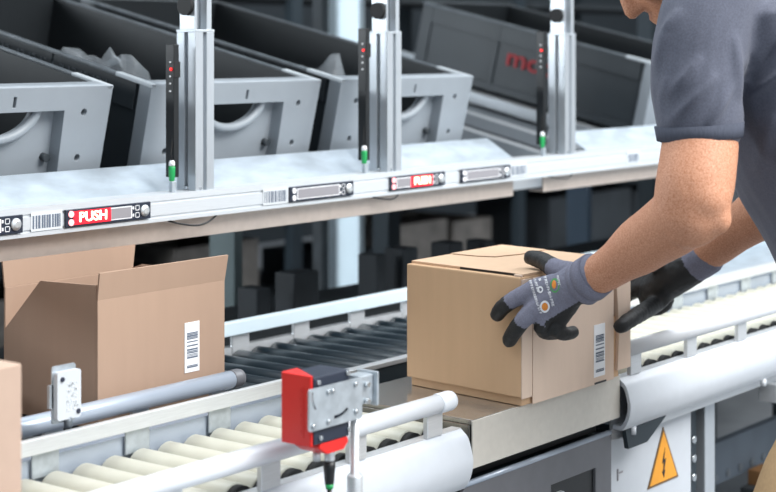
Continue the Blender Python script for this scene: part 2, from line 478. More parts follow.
MB().plate(warn(tri, 0.88), [], fr(1.4228), 0.0012).build('sign_face', 'yellow', sign)
cx, cz = 2.6125, tri[0][1]
bolt = [(0.004, 0.062), (-0.007, 0.036), (-0.001, 0.037), (-0.003, 0.022), (-0.007, 0.022), (0.0, 0.010), (0.005, 0.023), (0.001, 0.0235), (0.008, 0.043), (0.001, 0.042)]
MB().plate([(cx+x, cz+z) for x, z in bolt], [], fr(1.4222), 0.001).build('lightning_symbol', 'black', sign)
b = MB().box(2.452, 2.456, 1.4235, 1.425, zr(-0.742), zr(-0.722))
b.box(2.456, 2.470, 1.4235, 1.425, zr(-0.731), zr(-0.728))
b.build('lock_mark', 'lcd', cab)

# aluminium stand post and things in the dark below the right conveyor
sp = thing('support_post', 'aluminium support post under the right conveyor beside the white cabinet', 'post', (2.80, 1.46, 0))
b = MB().box(2.785, 2.825, 1.43, 1.47, 0, zr(-0.662))
b.build('profile', 'alu_post', sp, bevel=0.002)
for z in (0.50, 0.535, 0.57): MB().cyl((2.752, 1.44, z), (2.752, 1.434, z), 0.007, seg=10).build('bolt', 'bolt', sp)
MB().box(2.74, 2.768, 1.44, 1.46, 0.0, zr(-0.662)).build('cover_strip', 'dark_metal', sp)
ret = thing('return_conveyor', 'dark lower conveyor beam seen under the right conveyor', 'conveyor', (4.2, 1.69, 0))
MB().box(2.95, 6.0, 1.665, 1.685, 0.335, 0.425).build('side_frame', 'beam', ret)
MB().box(2.95, 6.0, 1.685, 1.74, 0.36, 0.375).build('bed', 'darker', ret)
for i in range(24): MB().cyl((3.05+0.06*i, 1.662, 0.35), (3.05+0.06*i, 1.665, 0.35), 0.009, seg=10).build('bolt', 'groove', ret)
for x in (3.1, 4.7, 5.9): MB().box(x-0.03, x+0.03, 1.69, 1.74, 0, 0.36).build('leg', 'dark_metal', ret)
tag(MB().box(3.43, 3.50, 1.60, 1.655, 0.31, 0.342).build('brown_block', 'card_edge'), 'small brown block low in the dark under the right conveyor', 'block')
tag(MB().box(3.40, 3.53, 1.56, 1.66, 0, 0.3095).build('pedestal', 'darker', None, bevel=0.003), 'dark pedestal carrying the small brown block', 'pedestal')

# ------------------------------------------------------------------ closed carton on the scale
ZB = ZT + 0.0005
X0, X1, Y0, Y1 = 2.076, 2.402, 1.372, 1.606
ZC = zr(-0.3500)
cb = thing('carton', 'closed kraft carton with lid on the steel scale, held by the worker', 'carton', ((X0+X1)/2, (Y0+Y1)/2, ZB))
MB().box(X0+0.008, X1-0.03, Y0+0.004, Y1-0.004, ZB, ZB+0.10).build('base_tray', 'card', cb, bevel=0.001)
b = MB()
t = 0.004
zl = ZB+0.014
xe = 2.348
b.box(X0, X0+t, Y0, Y1, zl, ZC)
b.box(X0+t, xe, Y0, Y0+t, zl-0.0, ZC); b.box(X0+t, xe, Y1-t, Y1, zl, ZC)
b.box(X0+t, xe, Y0+t, Y1-t, ZC-t, ZC)
b.box(xe-t, xe, Y0+t, Y1-t, zl, ZC-t)
lid = b.build('lid', ['card'], cb, bevel=0.0022)
# front panel facing the aisle has its brighter light put into a paler tone, reaches down to the plate, with a corner fold
MB().box(X0+0.030, xe-0.001, Y0-0.0025, Y0, ZB+0.0, ZC-0.003).build('side_flap', 'card_lit', cb, bevel=0.0008)
MB().box(X0+0.0005, X0+0.0285, Y0-0.0022, Y0, ZB+0.012, ZC-0.003).build('corner_flap', 'card_lit', cb, bevel=0.0008)
# bulged end flap standing at the right-hand end
b = MB()
n = 12
for i in range(n):
    za, zb_ = ZB+0.012+(ZC-0.012-ZB-0.012)*i/n, ZB+0.012+(ZC-0.012-ZB-0.012)*(i+1)/n
    f = lambda z: xe+0.010+0.006*math.sin((z-ZB)*22)
    b.quad((f(za), Y0-0.002, za), (X1, Y0-0.002, za), (X1, Y0-0.002, zb_), (f(zb_), Y0-0.002, zb_))
    b.quad((f(za), Y0-0.002, za), (f(zb_), Y0-0.002, zb_), (f(zb_), Y1, zb_), (f(za), Y1, za))
    b.quad((X1, Y0-0.002, za), (X1, Y1, za), (X1, Y1, zb_), (X1, Y0-0.002, zb_))
bmesh.ops.remove_doubles(b.bm, verts=b.bm.verts[:], dist=0.0001)
b.build('end_flap', 'card_lit', cb)
MB().box(xe, xe+0.010, Y0+0.006, Y1-0.006, ZB+0.004, ZC-0.012).build('end_fold', 'card_edge', cb)
# raised top panel with a black strip painting the shaded gap along its left edge, and the line of a second flap
MB().box(X0+0.0105, xe-0.002, Y0+0.002, Y1-0.002, ZC, ZC+0.0040).build('top_panel', 'card_top', cb, bevel=0.0006)
MB().box(X0+0.0092, X0+0.0104, Y0+0.018, Y0+0.128, ZC, ZC+0.0036).build('slot_shade', 'black', lid)
MB().box(X0+0.004, X0+0.0100, Y0+0.003, Y0+0.016, ZC, ZC+0.003).build('tab', 'card_lit', lid)
MB().plate([(X0+0.115, Y1-0.004), (X0+0.120, Y1-0.055), (X0+0.134, Y1-0.085), (X0+0.190, Y1-0.100), (xe-0.006, Y1-0.100), (xe-0.006, Y1-0.004)], [], Matrix(((1, 0, 0, 0), (0, 1, 0, 0), (0, 0, 1, ZC+0.0042), (0, 0, 0, 1))), 0.0012).build('inner_flap', 'card_top', cb)
b = MB()
ln = [(X0+0.1145, Y1-0.010), (X0+0.1195, Y1-0.055), (X0+0.1335, Y1-0.0855), (X0+0.190, Y1-0.1008), (xe-0.02, Y1-0.1008)]
for p, q in zip(ln, ln[1:]): b.quad((*p, ZC+0.0041), (*q, ZC+0.0041), (*q, ZC+0.0053), (*p, ZC+0.0053))
b.build('flap_gap', 'card_edge', cb)
MB().box(2.286, 2.322, Y0-0.0031, Y0-0.0024, ZB+0.0006, ZB+0.0036).build('slot_shade', 'black', cb)  # black strip painting the shaded slit at the bottom edge
# label with bars
def label_part(x0, x1, z0, z1, y, parent, bars):
    l = MB().box(x0, x1, y-0.0006, y, z0, z1).build('shipping_label', 'paper', parent)
    b = MB()
    w_, h_ = x1-x0, z1-z0
    for a, c in bars:
        b.box(x0+0.15*w_, x1-0.12*w_, y-0.0011, y-0.0006, z0+a*h_, z0+c*h_)
    b.build('barcode', 'ink', l)
BARS = [(0.09, 0.115), (0.125, 0.14), (0.28, 0.31), (0.325, 0.335), (0.35, 0.36), (0.38, 0.40), (0.41, 0.425), (0.44, 0.47), (0.52, 0.545),
        (0.60, 0.62), (0.66, 0.675), (0.685, 0.70), (0.71, 0.74), (0.75, 0.765), (0.775, 0.795)]
label_part(2.284, 2.318, ZB+0.012, ZB+0.096, Y0-0.0025, cb, BARS)

# the worker's grip has pushed the carton slightly out of square
for o_ in [cb]+list(cb.children_recursive):
    if o_.type == 'MESH':
        for v in o_.data.vertices: v.co.x += 0.10*(v.co.y+(Y0+Y1)/2-1.372)
# ------------------------------------------------------------------ open carton on the rear conveyor
CX0, CX1, CY0, CY1 = 1.587, 1.846, 1.765, 1.972
zc, zf = zr(-0.362), zr(-0.3225)
oc = thing('carton', 'open kraft carton with raised flaps on the rear conveyor', 'carton', ((CX0+CX1)/2, (CY0+CY1)/2, ZT))
t = 0.004
b = MB().box(CX0, CX1, CY0, CY0+t, ZT+0.0005, zc); b.box(CX0, CX1, CY1-t, CY1, ZT+0.0005, zc)
b.box(CX1-t, CX1, CY0+t, CY1-t, ZT+0.0005, zc)
b.box(CX0+t, CX1-t, CY0+t, CY1-t, ZT+0.0005, ZT+0.005)
b.build('box_body', 'card_dark', oc, bevel=0.0008)
lw = [(CY0+t, ZT+0.0005), (CY1-t, ZT+0.0005), (CY1-t, zr(-0.4225)), (1.889, zr(-0.345)), (CY0+t, zr(-0.341))]
MB().plate(lw, [], Matrix(((0, 0, 1, CX0), (1, 0, 0, 0), (0, 1, 0, 0), (0, 0, 0, 1))), 0.003).build('flap', 'card_dark', oc)
def flap(pts, name):
    """pts: front quad; give it thickness"""
    a = [Vector(p) for p in pts]
    n_ = (a[1]-a[0]).cross(a[3]-a[0]).normalized()*0.003
    b = MB(); v0 = [b.bm.verts.new(p) for p in a]; v1 = [b.bm.verts.new(p+n_) for p in a]
    b.bm.faces.new(v0[::-1]); b.bm.faces.new(v1)
    for i in range(4):
        j = (i+1) % 4
        b.bm.faces.new((v0[i], v0[j], v1[j], v1[i]))
    return b.build(name, 'card_dark', oc)
flap([(CX0, CY0+0.003, zc), (CX1, CY0+0.003, zc), (CX1+0.001, CY0-0.004, zf), (CX0-0.002, CY0-0.004, zf)], 'flap')
flap([(CX0, CY1, zc), (CX1, CY1, zc), (CX1+0.008, CY1+0.003, zf-0.001), (CX0-0.002, CY1+0.003, zf-0.001)], 'flap')
flap([(CX1-0.003, CY0+0.004, zc), (CX1-0.003, CY1-0.004, zc), (CX1-0.035, CY1-0.06, zf-0.026), (CX1-0.035, CY0+0.06, zf-0.026)], 'flap')
label_part(1.759, 1.790, zr(-0.492), zr(-0.417), CY0-0.0003, oc, BARS)

shade_carton = thing('carton', 'unseen kraft carton added beyond the left picture edge to shade the open carton', 'carton', (1.24, 1.87, ZT))  # out-of-frame carton added to keep light off the open carton's left side
MB().box(1.10, 1.405, CY0-0.005, CY1, ZT+0.0005, zr(-0.225)).build('box_body', 'card_dark', shade_carton, bevel=0.002)
MB().box(1.11, 1.395, (CY0+CY1)/2-0.02, (CY0+CY1)/2+0.02, zr(-0.225), zr(-0.2245)).build('tape', 'card_lit', shade_carton)
# ------------------------------------------------------------------ carton cut by the left picture edge
nx = X_at(22, 1.425)
nc = thing('carton', 'pale carton standing on the cream rollers at the left picture edge', 'carton', (nx-0.15, 1.53, ZT))
MB().box(nx-0.30, nx, 1.425, 1.615, ZT+0.0005, zr(-0.3475)).build('box_body', 'card_mid', nc, bevel=0.002)
MB().box(nx-0.299, nx-0.001, 1.519, 1.521, zr(-0.3475), zr(-0.347)).build('top_seam', 'card_edge', nc)

# ------------------------------------------------------------------ pick rack: rail, posts, trays
YRAIL = 1.98
ZRT, ZRB = zr(-0.2475), zr(-0.2925)
rack = thing('flow_rack', 'aluminium pick rack with posts and galvanised trays above the rear conveyor', 'rack', (3.0, 2.3, 0))
b = MB()
rp = [(0, 0), (0.0, -0.010), (0.0025, -0.0115), (0.0025, -0.0135), (0, -0.015), (0, -0.034), (0.0025, -0.0355), (0.0025, -0.0375), (0, -0.039), (0, -0.045), (0.05, -0.045), (0.05, -0.004), (0.045, 0)]
b.plate([(YRAIL+y, ZRT+z) for y, z in rp], [], Matrix(((0, 0, 1, 0.9), (1, 0, 0, 0), (0, 1, 0, 0), (0, 0, 0, 1))), 4.9)
b.build('front_rail', 'rail_alu', rack)
def flange(xa, xb):
    b = MB().box(xa, xb, YRAIL+0.022, YRAIL+0.026, zr(-0.329), ZRB)
    b.box(xa, xb, YRAIL+0.026, YRAIL+0.06, zr(-0.329), zr(-0.326))
    return b.build('mounting_flange', 'flange', rack, bevel=0.0008)
flange(0.9, 3.00); flange(3.12, 5.6)
def tray(xa, xb):
    pr = [(2.032, -0.2500), (2.102, -0.2085), (2.108, -0.2085), (2.108, -0.235), (2.104, -0.235), (2.104, -0.213), (2.034, -0.2535)]
    b = MB().plate([(y, zr(z)) for y, z in pr], [], Matrix(((0, 0, 1, xa), (1, 0, 0, 0), (0, 1, 0, 0), (0, 0, 0, 1))), xb-xa)
    return b.build('catch_tray', 'galv', rack, bevel=0.0006)
tray(0.9, 3.045); tray(3.36, 5.6)
def profile_loop(cx, cy, h=0.0225):
    g, d = 0.0045, 0.008
    pts = []
    q = [(-h, -h), (-g, -h), (-g, -h+d), (g, -h+d), (g, -h)]
    for k in range(4):
        c_, s_ = [(1, 0), (0, 1), (-1, 0), (0, -1)][k]
        for x, y in q: pts.append((cx + x*c_-y*s_, cy + x*s_+y*c_))
    return pts
YP = 2.0055
for px_ in (195.5, 385.5, 562):
    x = X_at(px_, YP)
    p = MB().plate(profile_loop(x, YP), [], Matrix(((1, 0, 0, 0), (0, 1, 0, 0), (0, 0, 1, ZRT), (0, 0, 0, 1))), zr(0.022)-ZRT).build('post', 'alu_post', rack, bevel=0.0006)
    b = MB()
    b.box(x-0.023, x+0.023, YP-0.023, YP+0.023, zr(0.022), zr(0.0265))
    b.box(x-0.020, x-0.0145, YP-0.018, YP+0.018, zr(0.0265), zr(0.12))
    b.box(x+0.008, x+0.020, YP-0.019, YP-0.004, zr(0.0265), zr(0.6))
    b.build('joint_bracket', 'alu_post', p, bevel=0.0006)
    MB().cyl((x-0.0145, YP, zr(0.067)), (x-0.028, YP, zr(0.067)), 0.0165, seg=24).build('pivot_cap', 'rubber', p)
    b = MB().cyl((x-0.011, YP-0.0235, ZRT+0.004), (x-0.011, YP-0.0185, ZRT+0.004), 0.003, seg=10)
    b.cyl((x-0.0235, YP, ZRT+0.004), (x-0.016, YP, ZRT+0.004), 0.003, seg=10)
    b.build('bolt', 'bolt', p)
    MB().box(x-0.006, x+0.02, YP+0.0, YP+0.019, zr(0.0265), zr(1.2)).build('upper_post', 'alu_post', p)
# unseen deck added above to shade the totes and background, and dark rear frame
MB().box(-3.0, 6.5, 2.25, 3.1, zr(0.50), zr(0.53)).build('shade_deck', 'dark_metal', rack)
for x in (0.9, 2.3, 3.9, 5.5):
    MB().box(x-0.03, x+0.03, 3.03, 3.09, 0, zr(0.5)).build('rear_upright', 'dark_metal', rack)
# lanes of the lower level: sloped roller track rails on which the totes stand
SL = math.radians(13)
def sloped(xa, xb, y0, y1, z_at_y0, th, name, m):
    t_ = math.tan(SL)
    pr = [(y0, z_at_y0), (y1, z_at_y0+(y1-y0)*t_), (y1, z_at_y0+(y1-y0)*t_-th), (y0, z_at_y0-th)]
    return MB().plate(pr, [], Matrix(((0, 0, 1, xa), (1, 0, 0, 0), (0, 1, 0, 0), (0, 0, 0, 1))), xb-xa).build(name, m, rack)
TY0, TZ0 = 2.146, zr(-0.268)
for x in (1.56, 1.87, 2.11, 2.40, 2.64, 2.93, 3.12, 3.40, 3.60, 3.9, 4.2, 4.5):
    sloped(x-0.02, x+0.02, 2.13, 3.3, TZ0-0.007, 0.03, 'track_rail', 'alu_post')
sloped(0.9, 5.6, 2.2, 3.3, TZ0-0.03, 0.01, 'lane_sheet', 'groove')
sloped(0.9, 5.6, 2.2, 2.24, TZ0-0.03, 0.05, 'cross_beam', 'alu')
sloped(0.9, 5.6, 3.28, 3.34, TZ0-0.03, 0.05, 'cross_beam', 'dark_metal')

# hanging cable loops below the rail
def cable_loop(px_a, px_b, drop, label):
    xa, xb = X_at(px_a, YRAIL+0.01), X_at(px_b, YRAIL+0.01)
    pts = []
    for i in range(15):
        t_ = i/14
        pts.append((xa+(xb-xa)*t_, YRAIL+0.0095-0.014*math.sin(PI*t_), ZRB-0.0015-drop*math.sin(PI*t_)))
    o = MB().tube(pts, 0.0016, 8).build('cable', 'black')
    tag(o, label, 'cable', 'short cable loops under the rail')
cable_loop(168, 216, 0.011, 'thin black cable sagging under the rail below the leftmost rack post')
cable_loop(372, 398, 0.006, 'thin black cable sagging under the rail below the middle rack post')
cable_loop(548, 572, 0.006, 'thin black cable sagging under the rail below the rightmost rack post')

# ------------------------------------------------------------------ pick-to-light displays on the rail
DW, DH = 0.181, 0.0275
ZD = (ZRT+ZRB)/2-0.0005
def display(x0, label, lit, side):
    t = thing('pick_display', label, 'display', (x0+DW/2, YRAIL, ZD), group='pick displays along the rail')
    y = YRAIL
    MB().box(x0, x0+DW, y-0.004, y-0.0002, ZD-DH/2, ZD+DH/2).build('housing', 'navy', t, bevel=0.0008)
    s0, s1 = x0+0.021, x0+0.137
    fb = MB()
    hh = DH*0.31
    fb.box(s0-0.002, s1+0.002, y-0.0046, y-0.004, ZD+hh, ZD+hh+0.0015); fb.box(s0-0.002, s1+0.002, y-0.0046, y-0.004, ZD-hh-0.0015, ZD-hh)
    fb.box(s1, s1+0.002, y-0.0046, y-0.004, ZD-hh, ZD+hh); fb.box(s0-0.002, s0, y-0.0046, y-0.004, ZD-hh, ZD+hh)
    fb.build('screen_border', 'paper', t)
    mid = s0 + (s1-s0)*(0.62 if side == 'left' else 0.38)
    sc = MB().box(s0, s1, y-0.0048, y-0.004, ZD-hh, ZD+hh).build('screen', 'lcd', t)
    if lit:
        a, c = (s0-0.006, mid) if side == 'left' else (mid, s1)
        MB().box(a, c, y-0.0053, y-0.0048, ZD-hh*1.25, ZD+hh*1.25).build('lit_area', 'lcd_red', sc)
        lettering('lit_text', 'PUSH', 0.0215, ((a+c)/2+0.001, y-0.0058, ZD), (1, 0, 0), (0, 0, 1), 'glow', sc, stretch=((c-a)*0.92)/0.062)
    b = MB()
    for dz in (0.0065, -0.0065):
        b.cyl((x0+0.0105, y-0.004, ZD+dz), (x0+0.0105, y-0.0056, ZD+dz), 0.0052, seg=16)
    b.build('indicator', 'glow_red' if lit else 'paper', t)
    k = MB().lathe((x0+0.167, y-0.004, ZD), (0, -1, 0), [(0, 0.0095), (0.002, 0.0095), (0.0025, 0.0075), (0.004, 0.0065), (0.0045, 0.004)], 20)
    k.build('push_button', 'chrome', t)
    b = MB()
    for dz in (0.0058, -0.0058):
        xa, xb, za, zb = x0+0.1465, x0+0.1555, ZD+dz-0.0042, ZD+dz+0.0042
        b.box(xa, xb, y-0.0046, y-0.004, za, za+0.001); b.box(xa, xb, y-0.0046, y-0.004, zb-0.001, zb)
        b.box(xa, xa+0.001, y-0.0046, y-0.004, za, zb); b.box(xb-0.001, xb, y-0.0046, y-0.004, za, zb)
        b.box(x0+0.1405, x0+0.1435, y-0.0046, y-0.004, ZD+dz-0.002, ZD+dz+0.0025)
    b.build('small_key', 'paper', t)
    return t
display(1.446, 'dark pick display on the rail, cut off by the left picture edge', False, 'left')
display(1.711, 'pick display with its left half glowing red, left of the leftmost rack post', True, 'left')
display(2.237, 'unlit pick display on the rail between the left and middle rack posts', False, 'left')
display(2.531, 'pick display glowing red on its right half, under the middle rack post', True, 'right')
display(2.768, 'unlit pick display right of the red one under the middle rack post', False, 'left')

def rail_label(x0, x1, label, dense=12):
    t = MB().box(x0, x1, YRAIL-0.0008, YRAIL-0.0001, ZD-0.0145, ZD+0.0145).build('barcode_label', 'label')
    MATS[t.name] = Matrix.Identity(4)
    tag(t, label, 'label', 'barcode labels on the rail')
    b = MB(); x = x0+0.003
    random.seed(int(x0*1000))
    while x < x1-0.004:
        w_ = random.choice((0.0012, 0.002, 0.003, 0.004)); b.box(x, min(x+w_, x1-0.002), YRAIL-0.0012, YRAIL-0.0008, ZD-0.0105, ZD+0.0095)
        x += w_+random.choice((0.0012, 0.002, 0.003))
    b.build('bars', 'ink', t)
rail_label(1.645, 1.711-0.004, 'barcode label on the rail left of the leftmost red pick display')
rail_label(2.168, 2.235, 'barcode label on the rail right of the leftmost rack post')
rail_label(2.956, 3.02, 'small barcode label on the rail left of the rightmost rack post')
rail_label(3.455, 3.51, 'faint barcode label on the rail just left of the worker')

# ------------------------------------------------------------------ light barrier strips beside the posts
def light_strip(px_, zt, label):
    x = X_at(px_, YP)
    t = thing('light_barrier', label, 'sensor', (x, YP, ZRT), group='light barriers beside the rack posts')
    MB().box(x-0.006, x+0.006, YP-0.006, YP+0.014, ZRT+0.024, zt).build('strip', 'black', t, bevel=0.001)
    MB().box(x-0.0075, x+0.0075, YP-0.008, YP-0.0055, zt-0.056, zt-0.029).build('sensor_head', 'rubber', t, bevel=0.001)
    MB().cyl((x-0.0077, YP-0.001, zt-0.042), (x-0.0090, YP-0.001, zt-0.042), 0.0026, seg=12).build('indicator_light', 'led', t)
    b = MB()
    for dz in (0.03, 0.054, 0.066, 0.079): b.cyl((x-0.006, YP+0.002, zt-dz), (x-0.008, YP+0.002, zt-dz), 0.0016, seg=8)
    b.build('contact', 'paper', t)
    c = MB().lathe((x-0.009, YP-0.004, ZRT+0.018), (0, 0, 1), [(0, 0.004), (0.002, 0.005), (0.022, 0.006), (0.026, 0.005)], 14).build('connector', 'green', t)
    MB().lathe((x-0.009, YP-0.004, ZRT+0.044), (0, 0, 1), [(0, 0.0055), (0.006, 0.005), (0.009, 0.003)], 12).build('plug', 'paper', c)
    MB().tube([(x-0.009, YP-0.004, ZRT+0.052), (x-0.011, YP-0.003, ZRT+0.065), (x-0.007, YP-0.002, ZRT+0.08), (x-0.004, YP, ZRT+0.095)], 0.0015, 8).build('wire', 'rubber', c)
    MB().box(x-0.016, x-0.006, YP-0.012, YP-0.004, ZRT+0.0005, ZRT+0.018).build('mount_clip', 'zinc', t, bevel=0.001)
light_strip(174, zr(0.001), 'black light barrier strip with green plug beside the leftmost rack post')
light_strip(365.5, zr(0.032), 'black light barrier strip with green plug beside the middle rack post')
light_strip(543, zr(0.030), 'black light barrier strip with green plug beside the rightmost rack post')

# ------------------------------------------------------------------ totes
TW, TL, TH = 0.452, 0.80, 0.205
def make_tote(label):
    t = thing('tote', label, 'tote', (0, 0, 0), (SL, 0, 0), 'grey totes in the rack lanes')
    L = dict(local=True)
    # shell: inner walls and floor
    b = MB()
    i = 0.016
    b.box(i, i+0.004, 0.034, TL-0.01, 0.004, TH-0.004); b.box(TW-i-0.004, TW-i, 0.034, TL-0.01, 0.004, TH-0.004)
    b.box(i, TW-i, TL-0.014, TL-0.01, 0.004, TH-0.004)
    b.box(i, TW-i, 0.03, TL-0.01, 0, 0.005)
    b.build('shell', 'tote_in_shade', t, **L)
    # side walls: bands, posts, ribs
    for s in (0, 1):
        b = MB()
        def bx(xa, xb, *a):
            if s: xa, xb = TW-xb, TW-xa
            b.box(xa, xb, *a)
        bx(0.004, 0.014, 0.045, TL-0.04, TH-0.058, TH-0.008)
        bx(0.010, 0.0158, 0.03, TL-0.001, 0.004, TH-0.01)
        bx(0.0035, 0.0145, TL-0.04, TL-0.0005, 0.0, TH-0.0085)
        for y in (0.28, 0.52): bx(0.002, 0.0138, y-0.008, y+0.008, 0.0, TH-0.008)
        bx(0.003, 0.0142, 0.045, TL-0.041, 0.001, 0.022)
        sw = b.build('side_wall', 'tote_side_shade', t, bevel=0.0012, **L)
        b = MB()
        bx(0.001, 0.014, 0.0005, 0.034, 0.0, TH-0.0085)
        b.build('corner_post', 'rim', t, bevel=0.002, **L)
        b = MB()
        xa = TW-0.001 if s else 0.001
        for z in (TH-0.040, 0.080): b.cyl((xa-0.0006, 0.018, z), (xa+0.0006, 0.018, z), 0.005, seg=14)
        b.build('hole', 'black', sw, **L)
    # rim: dark worn edges with bright caps at the front corners
    b = MB()
    b.box(-0.001, 0.010, 0.095, TL, TH-0.008, TH-0.001); b.box(TW-0.010, TW+0.001, 0.095, TL, TH-0.008, TH-0.001)
    b.box(0.010, TW-0.010, TL-0.013, TL, TH-0.008, TH-0.001)
    b.build('rim', 'rim_dark', t, bevel=0.002, **L)
    MB().box(0.012, TW-0.012, 0.001, 0.012, TH-0.006, TH+0.0005).build('front_rim', 'rim', t, bevel=0.0015, **L)
    for xa, xb in ((-0.003, 0.0118), (TW-0.0118, TW+0.003)):
        MB().box(xa, xb, 0.0, 0.095, TH-0.008, TH).build('corner_cap', 'rim_light', t, bevel=0.002, **L)
    # front frame with a deep recess
    fr = Matrix(((1, 0, 0, 0), (0, 0, 1, 0), (0, 1, 0, 0), (0, 0, 0, 1)))
    ci = lambda cx, cz, r, n=12, k=1.0: [(cx+r*math.cos(2*PI*j/n)*k, cz+r*math.sin(2*PI*j/n)) for j in range(n)]
    sw_ = 0.092
    outer = [(0.0, 0.0), (sw_, 0.0), (sw_+0.006, TH-0.042), (TW-sw_-0.006, TH-0.042), (TW-sw_, 0.0), (TW, 0.0), (TW+0.002, TH-0.0005), (-0.002, TH-0.0005)]
    holes = [ci(TW-0.055, TH-0.046, 0.0062), ci(TW-0.055, 0.080, 0.006), ci(0.055, TH-0.046, 0.0062), ci(0.055, 0.080, 0.006),
             [(TW/2+0.018, TH-0.034), (TW/2+0.018, TH-0.016), (TW/2+0.024, TH-0.016), (TW/2+0.024, TH-0.034)]]
    b = MB().plate(outer, [h[::-1] for h in holes], fr, 0.030)
    fp = b.build('front_panel', 'tote', t, bevel=0.001, **L)
    MB().box(0.012, TW-0.012, 0.0285, 0.031, TH-0.05, TH-0.012).build('backing', 'black', fp, **L)
    b = MB()
    for cx in (0.055, TW-0.055):
        for cz in (TH-0.046, 0.080): b.cyl((cx, 0.012, cz), (cx, 0.0125, cz), 0.0062, seg=12)
    b.build('hole', 'black', fp, **L)
    # recessed panel with a crescent grip opening
    hw, ht = 0.078, 0.046
    zt = TH-0.044
    arc = [(TW/2+hw*math.cos(a), zt-ht*math.sin(a)) for a in [PI*j/16 for j in range(17)]]
    fr2 = Matrix(((1, 0, 0, 0), (0, 0, 1, 0.026), (0, 1, 0, 0), (0, 0, 0, 1)))
    outer = [(0.085, 0.0), (TW-0.085, 0.0), (TW-0.085, TH-0.030), (0.085, TH-0.030)]
    MB().plate(outer, [arc], fr2, 0.006).build('recess_panel', 'tote', t, **L)
    pts = [(TW/2+(hw+0.004)*math.cos(a), 0.015, zt+0.006-(ht+0.008)*math.sin(a)) for a in [PI*(j-0.6)/16 for j in range(18)]]
    MB().tube(pts, 0.0085, 10).build('grip', 'tote', t, **L)
    for cx in (sw_+0.016, TW-sw_-0.016): MB().cyl((cx, 0.014, 0.078), (cx, 0.0265, 0.078), 0.007, seg=12).build('stud', 'tote_side_shade', t, **L)
    return t
def put(t, xl): t.location = (xl, TY0, TZ0); return t
tA = put(make_tote('grey tote with crescent grip, leftmost in the rack, cut by the picture edge'), 1.922-TW)
tC = put(copy_tree(tA), 2.016); tC['label'] = 'grey tote holding plastic bags, behind the leftmost rack post'
tD = put(copy_tree(tA), 2.535); tD['label'] = 'grey tote behind the middle rack post, plastic film on its rim'
tE = put(copy_tree(tA), 3.925); tE.location.y += 0.06; tE.location.z += 0.020; tE['label'] = 'grey tote with red lettering on its shade-toned side, behind the rightmost post'
for t_ in (tC, tD, tE): MATS[t_.name] = Matrix.Identity(4)
def mark(t_, s, size, y, z, m, nm, st=1.0):
    lettering(nm, s, size, (0.0032, y, z), (0, -1, 0), (0, 0, 1), m, t_, st, local=True, ext=0.0008)
# embossed strokes on the side band of the middle tote (too worn to read) and red letters on the far one
b = MB()
random.seed(3)
for k in range(22):
    y = 0.12+0.017*k+(0.012 if k > 7 else 0)+(0.012 if k > 14 else 0)
    b.box(0.0028, 0.0042, y, y+0.0025, TH-0.045, TH-0.022)
    if k % 2: b.box(0.0028, 0.0042, y, y+0.011, TH-0.024, TH-0.0215)
    if k % 3 == 0: b.box(0.0028, 0.0042, y, y+0.011, TH-0.045, TH-0.0425)
b.build('embossed_mark', 'rim_dark', tC, local=True)
mark(tE, 'moc', 0.075, 0.395, TH-0.095, 'red_print', 'printed_mark', 1.25)

# clear plastic bags peeping out of the totes
def bag(c, rad, label, seed):
    bm = bmesh.new()
    bmesh.ops.create_icosphere(bm, subdivisions=4, radius=1)
    random.seed(seed); off = Vector((seed*3.1, seed*1.7, 0))
    for v in bm.verts:
        n = noise.noise(v.co*1.6+off); n2 = noise.noise(v.co*4+off)
        k = 1+0.45*n+0.2*n2
        if v.co.z > 0: k *= 1+0.55*max(0, noise.noise(Vector((v.co.x*2.4, v.co.y*2.4, 0))+off))*v.co.z*2
        for a_, b_, h_ in ((0.15, -0.45, 0.62), (-0.2, 0.35, 0.55), (0.1, 0.05, 0.2)):
            if v.co.z > 0.1: v.co.z += h_*max(0, 1-math.hypot(v.co.x-a_, (v.co.y-b_))/0.34)**1.2
        v.co = Vector((v.co.x*rad[0]*k, v.co.y*rad[1]*k, v.co.z*rad[2]*k))
        v.co.z = max(v.co.z, -rad[2]*0.7)
    me = bpy.data.meshes.new('plastic_bag'); bm.to_mesh(me); bm.free()
    o = link_mesh('plastic_bag', me, 'film')
    o.location = c
    tag(o, label, 'bag', 'clear plastic bags in the totes')
bag((2.13, 2.66, zr(-0.075)), (0.06, 0.13, 0.055), 'crumpled clear plastic bag poking above the rim behind the leftmost tote', 2)
bag((2.14, 2.36, zr(-0.122)), (0.07, 0.10, 0.065), 'clear plastic bag with a pointed corner near the leftmost rack post', 5)
bag((2.66, 2.56, zr(-0.092)), (0.07, 0.13, 0.055), 'clear plastic bag in the tote left of the middle rack post', 8)
bag((2.68, 2.31, zr(-0.128)), (0.09, 0.09, 0.060), 'clear plastic bag at the front of the tote by the middle rack post', 11)

# ------------------------------------------------------------------ barcode scanner on its pole, in front of the near conveyor
bs = thing('barcode_scanner', 'red and black barcode scanner on a steel pole beside the white conveyor', 'scanner', (1.6005, 1.306, 0))
hx0, hx1, hy0, hy1 = 1.510, 1.541, 1.300, 1.350
z0, z1 = zr(-0.486), zr(-0.400)
frz = lambda z: Matrix(((1, 0, 0, 0), (0, 1, 0, 0), (0, 0, 1, z), (0, 0, 0, 1)))
prof = [(hx0, hy0+0.002), (hx0+0.002, hy0), (hx0+0.004, hy0+0.001), (hx1, hy1-0.002), (hx1, hy1), (hx0+0.003, hy1), (hx0, hy1-0.002)]
hd = MB().plate(prof, [], frz(z0), z1-z0).build('head', 'red', bs, bevel=0.002)
MB().plate([(hx0+0.0045, hy0), (1.583, hy0), (1.583, hy1-0.002), (hx1+0.0005, hy1-0.002)], [], frz(z0+0.001), z1-z0-0.003).build('rear_block', 'navy', bs, bevel=0.002)
